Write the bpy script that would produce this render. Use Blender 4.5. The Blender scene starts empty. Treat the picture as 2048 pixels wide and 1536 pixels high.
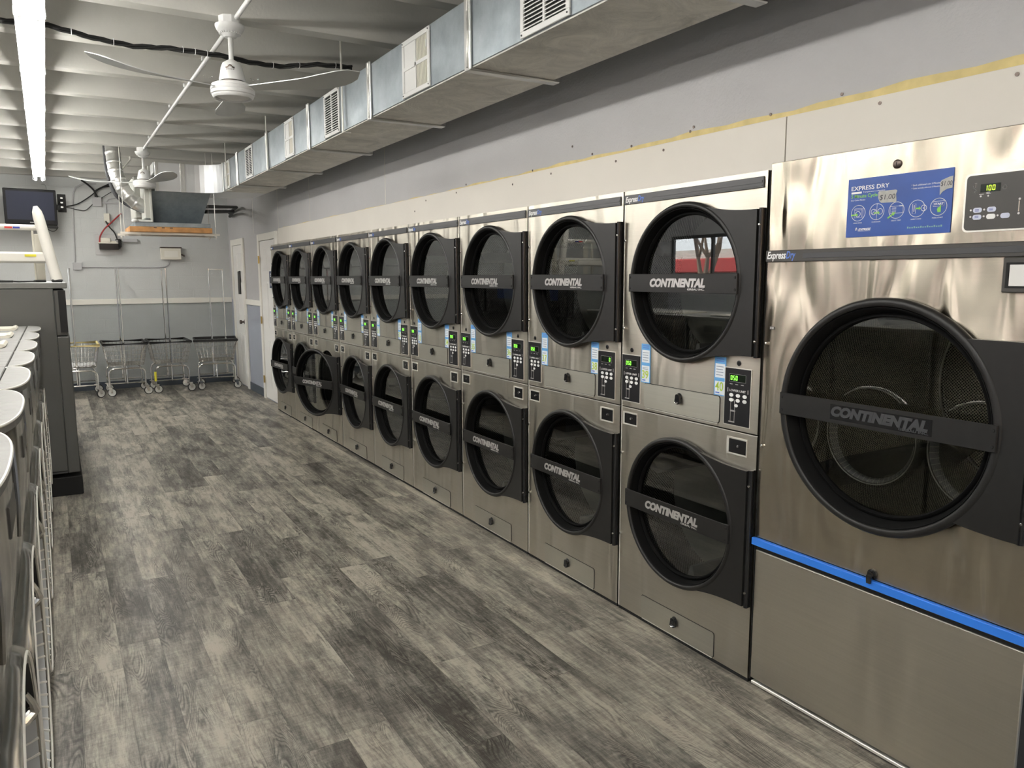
import bpy, math, random
from mathutils import Vector, Matrix
random.seed(7)
sin, cos, pi = math.sin, math.cos, math.pi
sc = bpy.context.scene
COL = sc.collection

# ------------------------------------------------------------------ camera
F_PX, PITCH, YAW, ROLL = 1538.0, 0.138524, 0.534681, -0.003075
CAM_Z = 1.5740
cy, sy, cp, sp = cos(YAW), sin(YAW), cos(PITCH), sin(PITCH)
fw = Vector((sy * cp, cy * cp, -sp))
rt = Vector((cy, -sy, 0.0))
up = rt.cross(fw)
rt2 = rt * cos(ROLL) + up * sin(ROLL)
up2 = -rt * sin(ROLL) + up * cos(ROLL)
cam_data = bpy.data.cameras.new('camera')
cam_data.sensor_fit = 'HORIZONTAL'
cam_data.sensor_width = 36.0
cam_data.lens = 36.0 * F_PX / 2048.0
cam_data.clip_start = 0.03
cam_data.clip_end = 200
cam = bpy.data.objects.new('camera', cam_data)
COL.objects.link(cam)
m3 = Matrix((rt2, up2, -fw)).transposed()
cam.matrix_world = Matrix.Translation((0, 0, CAM_Z)) @ m3.to_4x4()
sc.camera = cam

# ------------------------------------------------------------------ world, exposure
sc.view_settings.view_transform = 'Standard'
sc.view_settings.look = 'None'
sc.view_settings.gamma = 1.0
sc.view_settings.use_curve_mapping = False
sc.view_settings.exposure = 1.06
world = bpy.data.worlds.new('sky')
sc.world = world
world.use_nodes = True
wb = world.node_tree.nodes['Background']
wb.inputs[0].default_value = (0.92, 0.95, 1.0, 1)
wb.inputs[1].default_value = 3.0
sun_data = bpy.data.lights.new('sun', 'SUN')
sun_data.energy = 7.0
sun_data.angle = 0.01
sun_data.color = (1.0, 0.93, 0.82)
sun = bpy.data.objects.new('sun', sun_data)
COL.objects.link(sun)
sun.rotation_euler = Vector((-0.45, -0.62, -0.64)).to_track_quat('-Z', 'Y').to_euler()
TUBE_POWER = 23.0

# ------------------------------------------------------------------ materials
def newmat(name):
    m = bpy.data.materials.new(name)
    m.use_nodes = True
    nt = m.node_tree
    return m, nt, nt.nodes['Principled BSDF'], nt.nodes['Material Output']

def nd(nt, typ, **kw):
    n = nt.nodes.new(typ)
    for k, v in kw.items():
        if k in ('operation', 'blend_type', 'data_type', 'interpolation_type', 'noise_dimensions', 'wave_type', 'bands_direction', 'feature', 'distance', 'musgrave_type', 'white'):
            setattr(n, k, v)
        else:
            n.inputs[k].default_value = v
    return n

def simple(name, col, rough=0.5, metal=0.0, noise=0.0, nscale=8.0, bump=0.0, bscale=60.0, spec=0.5, coat=0.0):
    m, nt, b, out = newmat(name)
    b.inputs['Base Color'].default_value = (*col, 1)
    b.inputs['Roughness'].default_value = rough
    b.inputs['Metallic'].default_value = metal
    b.inputs['Specular IOR Level'].default_value = spec
    b.inputs['Coat Weight'].default_value = coat
    if noise or bump:
        tc = nt.nodes.new('ShaderNodeNewGeometry')
    if noise:
        n = nd(nt, 'ShaderNodeTexNoise', Scale=nscale, Detail=5.0)
        nt.links.new(tc.outputs['Position'], n.inputs['Vector'])
        mr = nd(nt, 'ShaderNodeMapRange')
        mr.inputs['From Min'].default_value = 0.3
        mr.inputs['From Max'].default_value = 0.7
        mr.inputs['To Min'].default_value = 1 - noise
        mr.inputs['To Max'].default_value = 1 + noise
        nt.links.new(n.outputs['Fac'], mr.inputs['Value'])
        mx = nd(nt, 'ShaderNodeVectorMath', operation='SCALE')
        mx.inputs[0].default_value = col
        nt.links.new(mr.outputs[0], mx.inputs['Scale'])
        nt.links.new(mx.outputs[0], b.inputs['Base Color'])
    if bump:
        n2 = nd(nt, 'ShaderNodeTexNoise', Scale=bscale, Detail=4.0)
        nt.links.new(tc.outputs['Position'], n2.inputs['Vector'])
        bp = nd(nt, 'ShaderNodeBump', Strength=bump, Distance=0.01)
        nt.links.new(n2.outputs['Fac'], bp.inputs['Height'])
        nt.links.new(bp.outputs[0], b.inputs['Normal'])
    return m

def emit(name, col, strength):
    m, nt, b, out = newmat(name)
    b.inputs['Base Color'].default_value = (*[c * 0.5 for c in col], 1)
    b.inputs['Emission Color'].default_value = (*col, 1)
    b.inputs['Emission Strength'].default_value = strength
    return m

def steel_mat(name, col, rough, aniso, wav, wscale=(1.0, 5.0, 0.8), tangent=(0, 0, 1), brush=(2.0, 4.0, 260.0)):
    m, nt, b, out = newmat(name)
    b.inputs['Metallic'].default_value = 1.0
    b.inputs['Roughness'].default_value = rough
    b.inputs['Anisotropic'].default_value = aniso
    cx = nt.nodes.new('ShaderNodeCombineXYZ')
    for i in range(3):
        cx.inputs[i].default_value = tangent[i]
    nt.links.new(cx.outputs[0], b.inputs['Tangent'])
    g = nt.nodes.new('ShaderNodeNewGeometry')
    mp = nt.nodes.new('ShaderNodeMapping')
    mp.inputs['Scale'].default_value = wscale
    nt.links.new(g.outputs['Position'], mp.inputs['Vector'])
    n = nd(nt, 'ShaderNodeTexNoise', Scale=1.3, Detail=1.0, Distortion=0.6)
    nt.links.new(mp.outputs[0], n.inputs['Vector'])
    bp = nd(nt, 'ShaderNodeBump', Strength=1.0, Distance=wav)
    nt.links.new(n.outputs['Fac'], bp.inputs['Height'])
    nt.links.new(bp.outputs[0], b.inputs['Normal'])
    mp2 = nt.nodes.new('ShaderNodeMapping')
    mp2.inputs['Scale'].default_value = brush
    nt.links.new(g.outputs['Position'], mp2.inputs['Vector'])
    n2 = nd(nt, 'ShaderNodeTexNoise', Scale=1.0, Detail=3.0)
    nt.links.new(mp2.outputs[0], n2.inputs['Vector'])
    mr = nd(nt, 'ShaderNodeMapRange')
    mr.inputs['From Min'].default_value = 0.3
    mr.inputs['From Max'].default_value = 0.7
    mr.inputs['To Min'].default_value = 0.965
    mr.inputs['To Max'].default_value = 1.03
    nt.links.new(n2.outputs['Fac'], mr.inputs['Value'])
    mx = nd(nt, 'ShaderNodeVectorMath', operation='SCALE')
    mx.inputs[0].default_value = col
    nt.links.new(mr.outputs[0], mx.inputs['Scale'])
    nt.links.new(mx.outputs[0], b.inputs['Base Color'])
    return m

M = {}
M['steel'] = steel_mat('brushed_stainless', (0.60, 0.565, 0.49), 0.34, 0.6, 0.030)
M['steel_big'] = steel_mat('brushed_stainless_large', (0.55, 0.495, 0.405), 0.26, 0.6, 0.036, wscale=(1.0, 7.0, 1.6))
M['steel_drawer'] = steel_mat('brushed_stainless_drawer', (0.60, 0.58, 0.51), 0.42, 0.5, 0.004)
M['steel_top'] = steel_mat('brushed_stainless_top', (0.27, 0.267, 0.26), 0.55, 0.3, 0.012, wscale=(1.5, 9.0, 1.0), tangent=(0, 1, 0), brush=(3.0, 200.0, 3.0))
M['washer_front'] = steel_mat('washer_stainless', (0.42, 0.41, 0.39), 0.18, 0.2, 0.02, wscale=(3.0, 4.0, 1.2))
M['lining'] = simple('pale_door_lining', (0.42, 0.43, 0.43), 0.35)
M['chrome'] = simple('chrome', (0.80, 0.79, 0.77), 0.12, 1.0)
M['bright_edge'] = simple('bright_steel_edge', (0.82, 0.80, 0.74), 0.35, 0.45)
M['dark_gap'] = simple('shadow_gap_black', (0.01, 0.01, 0.01), 0.8)
M['black'] = simple('black_plastic', (0.014, 0.0135, 0.013), 0.42, spec=0.42, noise=0.1, nscale=40)
M['recess_black'] = simple('recess_shade_black', (0.005, 0.005, 0.005), 0.8, spec=0.12)  # recess shade inside the door ring, put into this near-black colour
M['black_gloss'] = simple('black_glossy_plastic', (0.014, 0.014, 0.015), 0.2)
M['black_soft'] = simple('black_rubber', (0.012, 0.012, 0.012), 0.6)
M['band'] = simple('charcoal_band', (0.055, 0.056, 0.060), 0.35)
M['ctl'] = simple('control_panel_black', (0.012, 0.012, 0.014), 0.35)
M['ctl_grey'] = simple('control_panel_charcoal', (0.055, 0.052, 0.048), 0.4)
M['white_ink'] = simple('white_lettering', (0.85, 0.85, 0.85), 0.5)
M['silver_ink'] = simple('silver_lettering', (0.62, 0.61, 0.60), 0.30, 0.6)
M['blue_ink'] = simple('blue_lettering', (0.10, 0.20, 0.62), 0.5)
M['button'] = simple('pale_button', (0.60, 0.64, 0.78), 0.4)
M['button_white'] = simple('white_button', (0.85, 0.86, 0.85), 0.4)
M['led'] = emit('green_led_digit', (0.20, 0.95, 0.06), 1.3)
M['led_y'] = emit('yellow_green_led_digit', (0.50, 0.90, 0.04), 1.0)
M['led_back'] = simple('display_window', (0.010, 0.016, 0.010), 0.15)
M['stick_blue'] = simple('sticker_blue', (0.13, 0.38, 0.72), 0.4)
M['stick_white'] = simple('sticker_white', (0.74, 0.79, 0.84), 0.4)
M['stick_green'] = simple('sticker_number_green', (0.45, 0.62, 0.06), 0.4)
M['stick_grey'] = simple('sticker_small_print', (0.25, 0.30, 0.38), 0.5)
M['sign_blue'] = simple('sign_blue', (0.020, 0.080, 0.36), 0.35, noise=0.12, nscale=9)
M['sign_green'] = simple('sign_green', (0.24, 0.60, 0.07), 0.4)
M['sign_pale'] = simple('sign_pale_green', (0.22, 0.42, 0.38), 0.5)
M['tape'] = simple('grey_tape', (0.44, 0.44, 0.42), 0.6, noise=0.12, nscale=60)
M['pen'] = simple('black_marker', (0.03, 0.03, 0.04), 0.6)
M['blue_strip'] = simple('blue_plastic_strip', (0.035, 0.21, 0.80), 0.35)
M['white_paint'] = simple('white_painted_metal', (0.74, 0.74, 0.72), 0.4)
M['cream'] = simple('cream_painted', (0.72, 0.69, 0.60), 0.55)
M['trim'] = simple('white_trim_paint', (0.78, 0.76, 0.70), 0.45)
M['door_white'] = simple('white_door_paint', (0.80, 0.79, 0.76), 0.4)
M['brass'] = simple('brass', (0.60, 0.45, 0.18), 0.3, 1.0)
M['bronze'] = simple('dark_bronze', (0.10, 0.08, 0.07), 0.35, 0.9)
M['baseboard'] = simple('slate_baseboard', (0.060, 0.075, 0.095), 0.45)
M['ladder'] = simple('white_fibreglass', (0.80, 0.78, 0.72), 0.4)
M['yellow'] = simple('yellow_sticker', (0.80, 0.72, 0.05), 0.5)
M['red'] = simple('red_sticker', (0.60, 0.05, 0.04), 0.5)
M['navy'] = simple('navy_sticker', (0.03, 0.05, 0.35), 0.5)
M['cab_grey'] = simple('grey_powder_coat', (0.095, 0.098, 0.094), 0.38, noise=0.05, nscale=3)
M['cab_edge'] = simple('grey_top_panel', (0.17, 0.175, 0.17), 0.35, 0.1)
M['tv_screen'] = simple('screen_off', (0.035, 0.038, 0.055), 0.12)
M['grey_box'] = simple('grey_electrical_box', (0.46, 0.46, 0.47), 0.5)
M['ahu'] = simple('air_handler_casing', (0.44, 0.44, 0.40), 0.5)
M['foil'] = simple('foil_duct', (0.66, 0.66, 0.64), 0.33, 0.85, bump=0.2, bscale=60)
M['galv_lit'] = simple('galvanised_sheet_lit', (0.72, 0.73, 0.74), 0.38, 0.6, bump=0.15, bscale=6)  # paler copy of the duct metal, direct tube light put into its colour
M['wood'] = simple('pine_board', (0.50, 0.25, 0.09), 0.6, noise=0.25, nscale=14)
M['wire_red'] = simple('red_cable', (0.35, 0.03, 0.03), 0.5)
M['plate_grey'] = simple('alarm_backing', (0.50, 0.50, 0.50), 0.4, 0.2)
M['wheel'] = simple('grey_wheel', (0.60, 0.60, 0.56), 0.45)
M['tyre'] = simple('wheel_rubber', (0.03, 0.03, 0.03), 0.6)
M['fan_blade'] = simple('fan_blade_paint', (0.58, 0.59, 0.58), 0.3, 0.25)
M['fan_white'] = simple('fan_enamel', (0.76, 0.76, 0.75), 0.3)
M['soil_back'] = simple('dark_interior', (0.03, 0.03, 0.03), 0.8)
M['bag'] = simple('crumpled_white_plastic', (0.80, 0.80, 0.80), 0.4, bump=0.8, bscale=40)
M['lamp_body'] = simple('lamp_housing_white', (0.80, 0.80, 0.78), 0.4)
M['tube'] = emit('lit_tube', (1.0, 0.98, 0.93), TUBE_POWER*1.1)
M['asphalt'] = simple('asphalt', (0.10, 0.10, 0.10), 0.9, noise=0.2)
M['ext_red'] = simple('red_awning', (0.42, 0.05, 0.05), 0.7)
M['ext_wall'] = simple('pale_stucco', (0.55, 0.54, 0.50), 0.8)
M['car_blue'] = simple('car_paint_blue', (0.10, 0.22, 0.50), 0.25, 0.3, coat=0.5)
M['car_white'] = simple('car_paint_white', (0.75, 0.75, 0.75), 0.25, coat=0.5)
M['bark'] = simple('bare_bark', (0.20, 0.15, 0.11), 0.9)

def galv():
    m, nt, b, out = newmat('galvanised_sheet')
    b.inputs['Metallic'].default_value = 0.75
    g = nt.nodes.new('ShaderNodeNewGeometry')
    v = nd(nt, 'ShaderNodeTexNoise', Scale=6.0, Detail=8.0, Roughness=0.7)
    nt.links.new(g.outputs['Position'], v.inputs['Vector'])
    r = nt.nodes.new('ShaderNodeValToRGB')
    r.color_ramp.elements[0].position = 0.3; r.color_ramp.elements[0].color = (0.27, 0.31, 0.335, 1)
    r.color_ramp.elements[1].position = 0.72; r.color_ramp.elements[1].color = (0.43, 0.475, 0.505, 1)
    nt.links.new(v.outputs['Fac'], r.inputs[0])
    nt.links.new(r.outputs[0], b.inputs['Base Color'])
    b.inputs['Roughness'].default_value = 0.42
    n2 = nd(nt, 'ShaderNodeTexNoise', Scale=2.2, Detail=3.0)
    nt.links.new(g.outputs['Position'], n2.inputs['Vector'])
    bp = nd(nt, 'ShaderNodeBump', Strength=1.0, Distance=0.02)
    nt.links.new(n2.outputs['Fac'], bp.inputs['Height'])
    nt.links.new(bp.outputs[0], b.inputs['Normal'])
    return m
M['galv'] = galv()

def galv_under():
    # same sheet, foil-faced wrinkled insulation on the underside, floor bounce put into its pale colour
    m, nt, b, out = newmat('wrinkled_foil_bounce')
    b.inputs['Metallic'].default_value = 0.15
    b.inputs['Roughness'].default_value = 0.5
    g = nt.nodes.new('ShaderNodeNewGeometry')
    v = nd(nt, 'ShaderNodeTexNoise', Scale=4.5, Detail=10.0, Roughness=0.78, Distortion=1.0)
    nt.links.new(g.outputs['Position'], v.inputs['Vector'])
    r = nt.nodes.new('ShaderNodeValToRGB')
    r.color_ramp.elements[0].position = 0.3; r.color_ramp.elements[0].color = (0.50, 0.49, 0.45, 1)
    r.color_ramp.elements[1].position = 0.7; r.color_ramp.elements[1].color = (0.95, 0.92, 0.85, 1)
    nt.links.new(v.outputs['Fac'], r.inputs[0])
    nt.links.new(r.outputs[0], b.inputs['Base Color'])
    bp = nd(nt, 'ShaderNodeBump', Strength=0.8, Distance=0.015)
    nt.links.new(v.outputs['Fac'], bp.inputs['Height'])
    nt.links.new(bp.outputs[0], b.inputs['Normal'])
    return m
M['galv_under'] = galv_under()

def glass_mat(name, tint, rough=0.0, refl=1.0, ior=1.5):
    m, nt, b, out = newmat(name)
    nt.nodes.remove(b)
    tr = nt.nodes.new('ShaderNodeBsdfTransparent'); tr.inputs[0].default_value = (*tint, 1)
    gl = nt.nodes.new('ShaderNodeBsdfGlossy'); gl.inputs['Roughness'].default_value = rough
    gl.inputs['Color'].default_value = (refl, refl, refl, 1)
    # reflectance from the viewing angle (Schlick), the same from both sides of the sheet
    lw = nt.nodes.new('ShaderNodeLayerWeight'); lw.inputs['Blend'].default_value = 0.5
    pw = nd(nt, 'ShaderNodeMath', operation='POWER'); pw.inputs[1].default_value = 5.0
    nt.links.new(lw.outputs['Facing'], pw.inputs[0])
    f0 = 2*((ior-1)/(ior+1))**2
    fr = nd(nt, 'ShaderNodeMath', operation='MULTIPLY_ADD'); fr.inputs[1].default_value = 1-f0; fr.inputs[2].default_value = f0
    nt.links.new(pw.outputs[0], fr.inputs[0])
    mx = nt.nodes.new('ShaderNodeMixShader')
    nt.links.new(fr.outputs[0], mx.inputs[0])
    nt.links.new(tr.outputs[0], mx.inputs[1])
    nt.links.new(gl.outputs[0], mx.inputs[2])
    nt.links.new(mx.outputs[0], out.inputs[0])
    return m
M['glass'] = glass_mat('dark_door_glass', (0.66, 0.67, 0.66), 0.0, 1.0, 1.75)
M['glass_big'] = glass_mat('clear_door_glass', (0.80, 0.81, 0.79), 0.0, 1.0, 1.5)
M['pane'] = glass_mat('window_glass', (0.95, 0.96, 0.95), 0.0, 1.0, 1.3)

def perforated(name, scale, col):
    m, nt, b, out = newmat(name)
    b.inputs['Metallic'].default_value = 1.0
    b.inputs['Roughness'].default_value = 0.25
    tc = nt.nodes.new('ShaderNodeTexCoord')
    uvm = nt.nodes.new('ShaderNodeMapping')
    uvm.inputs['Scale'].default_value = (scale, scale, scale)
    nt.links.new(tc.outputs['UV'], uvm.inputs['Vector'])
    # staggered holes: distance to the nearest of two interleaved square lattices
    ds = []
    for off in ((0, 0, 0), (0.5, 0.5, 0)):
        ad = nd(nt, 'ShaderNodeVectorMath', operation='ADD'); ad.inputs[1].default_value = off
        nt.links.new(uvm.outputs[0], ad.inputs[0])
        fr = nd(nt, 'ShaderNodeVectorMath', operation='FRACTION'); nt.links.new(ad.outputs[0], fr.inputs[0])
        sb = nd(nt, 'ShaderNodeVectorMath', operation='SUBTRACT'); sb.inputs[1].default_value = (0.5, 0.5, 0)
        nt.links.new(fr.outputs[0], sb.inputs[0])
        sx = nt.nodes.new('ShaderNodeSeparateXYZ'); nt.links.new(sb.outputs[0], sx.inputs[0])
        cx = nt.nodes.new('ShaderNodeCombineXYZ')
        nt.links.new(sx.outputs[0], cx.inputs[0]); nt.links.new(sx.outputs[1], cx.inputs[1])
        ln = nd(nt, 'ShaderNodeVectorMath', operation='LENGTH'); nt.links.new(cx.outputs[0], ln.inputs[0])
        ds.append(ln)
    mn = nd(nt, 'ShaderNodeMath', operation='MINIMUM')
    nt.links.new(ds[0].outputs['Value'], mn.inputs[0]); nt.links.new(ds[1].outputs['Value'], mn.inputs[1])
    gt = nd(nt, 'ShaderNodeMath', operation='GREATER_THAN'); gt.inputs[1].default_value = 0.25
    nt.links.new(mn.outputs[0], gt.inputs[0])
    mix = nt.nodes.new('ShaderNodeMix'); mix.data_type = 'RGBA'
    mix.inputs[6].default_value = (0.004, 0.004, 0.004, 1); mix.inputs[7].default_value = (*col, 1)
    nt.links.new(gt.outputs[0], mix.inputs[0])
    nt.links.new(mix.outputs[2], b.inputs['Base Color'])
    bp = nd(nt, 'ShaderNodeBump', Strength=0.6, Distance=0.004)
    nt.links.new(mn.outputs[0], bp.inputs['Height'])
    nt.links.new(bp.outputs[0], b.inputs['Normal'])
    return m
M['drum_solid'] = simple('drum_sheet', (0.34, 0.35, 0.32), 0.45, 0.6, noise=0.1, nscale=6)
M['drum'] = perforated('perforated_drum', 72.0, (0.48, 0.47, 0.44))
M['drum_big'] = perforated('perforated_drum_large', 75.0, (0.72, 0.68, 0.60))

_b = M['steel_top'].node_tree.nodes['Principled BSDF']
_b.inputs['Metallic'].default_value = 0.45
_b.inputs['Specular IOR Level'].default_value = 0.2
def floor_mat():
    m, nt, b, out = newmat('vinyl_planks')
    L = nt.links.new
    g = nt.nodes.new('ShaderNodeNewGeometry')
    sx = nt.nodes.new('ShaderNodeSeparateXYZ'); L(g.outputs['Position'], sx.inputs[0])
    def math_(op, a, bb=None, c=None):
        n = nt.nodes.new('ShaderNodeMath'); n.operation = op
        for i, v in enumerate((a, bb, c)):
            if v is None: continue
            if isinstance(v, (int, float)): n.inputs[i].default_value = v
            else: L(v, n.inputs[i])
        return n.outputs[0]
    PW, PL = 0.157, 1.22
    xs = math_('DIVIDE', math_('ADD', sx.outputs[0], 0.0215), PW)
    xi = math_('FLOOR', xs)
    xf = math_('FRACT', xs)
    wn = nt.nodes.new('ShaderNodeTexWhiteNoise'); wn.noise_dimensions = '1D'; L(xi, wn.inputs['W'])
    ys = math_('ADD', math_('DIVIDE', sx.outputs[1], PL), math_('MULTIPLY', wn.outputs['Value'], 7.31))
    yi = math_('FLOOR', ys)
    yf = math_('FRACT', ys)
    cid = nt.nodes.new('ShaderNodeCombineXYZ'); L(xi, cid.inputs[0]); L(yi, cid.inputs[1])
    w2 = nt.nodes.new('ShaderNodeTexWhiteNoise'); w2.noise_dimensions = '3D'; L(cid.outputs[0], w2.inputs['Vector'])
    # strips inside a plank (printed two-strip planks)
    # board-local texture vector
    off = nd(nt, 'ShaderNodeVectorMath', operation='SCALE'); off.inputs['Scale'].default_value = 13.0
    L(w2.outputs['Color'], off.inputs[0])
    pos = nd(nt, 'ShaderNodeVectorMath', operation='ADD'); L(g.outputs['Position'], pos.inputs[0]); L(off.outputs[0], pos.inputs[1])
    def mapping(vec, s):
        mp = nt.nodes.new('ShaderNodeMapping'); mp.inputs['Scale'].default_value = s; L(vec, mp.inputs['Vector']); return mp.outputs[0]
    # cathedral grain: contour lines of a stretched noise field
    nA = nd(nt, 'ShaderNodeTexNoise', Scale=1.0, Detail=2.0, Roughness=0.45, Distortion=0.3)
    L(mapping(pos.outputs[0], (8.0, 1.0, 1.0)), nA.inputs['Vector'])
    rings = math_('SINE', math_('MULTIPLY', nA.outputs['Fac'], 330.0))
    rings01 = math_('MULTIPLY_ADD', rings, 0.5, 0.5)
    # where grain rings are strong
    nM = nd(nt, 'ShaderNodeTexNoise', Scale=1.0, Detail=2.0)
    L(mapping(pos.outputs[0], (7.0, 2.2, 1.0)), nM.inputs['Vector'])
    mk = nd(nt, 'ShaderNodeMapRange'); mk.inputs['From Min'].default_value = 0.47; mk.inputs['From Max'].default_value = 0.62
    L(nM.outputs['Fac'], mk.inputs['Value'])
    # fine streaks along the board
    nS = nd(nt, 'ShaderNodeTexNoise', Scale=1.0, Detail=6.0, Roughness=0.75)
    L(mapping(pos.outputs[0], (110.0, 5.0, 1.0)), nS.inputs['Vector'])
    # cross saw marks
    nC = nd(nt, 'ShaderNodeTexNoise', Scale=1.0, Detail=4.0, Roughness=0.7)
    L(mapping(pos.outputs[0], (14.0, 95.0, 1.0)), nC.inputs['Vector'])
    # broad blotches
    nB = nd(nt, 'ShaderNodeTexNoise', Scale=1.0, Detail=5.0, Roughness=0.6)
    L(mapping(pos.outputs[0], (7.5, 2.0, 1.0)), nB.inputs['Vector'])
    nK = nd(nt, 'ShaderNodeTexNoise', Scale=1.0, Detail=3.0, Roughness=0.6)
    L(mapping(pos.outputs[0], (11.0, 5.0, 1.0)), nK.inputs['Vector'])
    knot = nd(nt, 'ShaderNodeMapRange'); knot.inputs['From Min'].default_value = 0.62; knot.inputs['From Max'].default_value = 0.78
    L(nK.outputs['Fac'], knot.inputs['Value'])
    v = math_('MULTIPLY_ADD', math_('SUBTRACT', w2.outputs['Value'], 0.5), 0.22, 0.58)
    v = math_('ADD', v, math_('MULTIPLY', math_('SUBTRACT', nB.outputs['Fac'], 0.5), 1.25))
    nD = nd(nt, 'ShaderNodeTexNoise', Scale=1.0, Detail=9.0, Roughness=0.78, Distortion=0.4)
    L(mapping(pos.outputs[0], (34.0, 4.5, 1.0)), nD.inputs['Vector'])
    v = math_('ADD', v, math_('MULTIPLY', math_('SUBTRACT', nD.outputs['Fac'], 0.5), 1.15))
    nE = nd(nt, 'ShaderNodeTexNoise', Scale=1.0, Detail=5.0, Roughness=0.8)
    L(mapping(pos.outputs[0], (60.0, 38.0, 1.0)), nE.inputs['Vector'])
    v = math_('ADD', v, math_('MULTIPLY', math_('SUBTRACT', nE.outputs['Fac'], 0.5), 0.40))
    v = math_('ADD', v, math_('MULTIPLY', math_('SUBTRACT', nS.outputs['Fac'], 0.5), 0.62))
    v = math_('ADD', v, math_('MULTIPLY', math_('SUBTRACT', nC.outputs['Fac'], 0.5), 0.42))
    v = math_('SUBTRACT', v, math_('MULTIPLY', math_('MULTIPLY', math_('POWER', rings01, 2.0), mk.outputs[0]), 0.27))
    v = math_('SUBTRACT', v, math_('MULTIPLY', knot.outputs[0], 0.22))
    v = math_('MULTIPLY_ADD', math_('SUBTRACT', v, 0.5), 1.45, 0.515)
    # printed two- and three-strip planks: tone steps along the board
    st3 = math_('FLOOR', math_('MULTIPLY', xf, 2.6))
    c3 = nt.nodes.new('ShaderNodeCombineXYZ'); L(xi, c3.inputs[0]); L(yi, c3.inputs[1]); L(st3, c3.inputs[2])
    w3 = nt.nodes.new('ShaderNodeTexWhiteNoise'); w3.noise_dimensions = '3D'; L(c3.outputs[0], w3.inputs['Vector'])
    v = math_('ADD', v, math_('MULTIPLY', math_('SUBTRACT', w3.outputs['Value'], 0.5), 0.16))
    # joints
    ex = math_('MINIMUM', xf, math_('SUBTRACT', 1.0, xf))
    ey = math_('MINIMUM', yf, math_('SUBTRACT', 1.0, yf))
    jx = math_('LESS_THAN', ex, 0.007)
    jy = math_('LESS_THAN', ey, 0.0012)
    jt = math_('MAXIMUM', jx, jy)
    v = math_('SUBTRACT', v, math_('MULTIPLY', jt, 0.20))
    cr = nt.nodes.new('ShaderNodeValToRGB')
    e = cr.color_ramp.elements
    e[0].position = 0.0; e[0].color = (0.050, 0.043, 0.037, 1)
    e[1].position = 1.0; e[1].color = (0.43, 0.395, 0.34, 1)
    for p_, c_ in ((0.3, (0.108, 0.098, 0.087)), (0.5, (0.180, 0.166, 0.147)), (0.72, (0.280, 0.257, 0.222))):
        q = e.new(p_); q.color = (*c_, 1)
    L(v, cr.inputs[0])
    tintn = nt.nodes.new('ShaderNodeMix'); tintn.data_type = 'RGBA'; tintn.blend_type = 'MULTIPLY'
    tintn.inputs[0].default_value = 1.0
    tr = nt.nodes.new('ShaderNodeValToRGB')
    tr.color_ramp.elements[0].color = (1.05, 0.98, 0.94, 1); tr.color_ramp.elements[1].color = (0.93, 0.99, 0.97, 1)
    L(nK.outputs['Fac'], tr.inputs[0])
    L(cr.outputs[0], tintn.inputs[6]); L(tr.outputs[0], tintn.inputs[7])
    L(tintn.outputs[2], b.inputs['Base Color'])
    rr = math_('MULTIPLY_ADD', nC.outputs['Fac'], 0.15, 0.30)
    L(rr, b.inputs['Roughness'])
    b.inputs['Specular IOR Level'].default_value = 0.45
    bp = nd(nt, 'ShaderNodeBump', Strength=0.30, Distance=0.002)
    L(v, bp.inputs['Height']); L(bp.outputs[0], b.inputs['Normal'])
    return m
M['floor'] = floor_mat()

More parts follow.
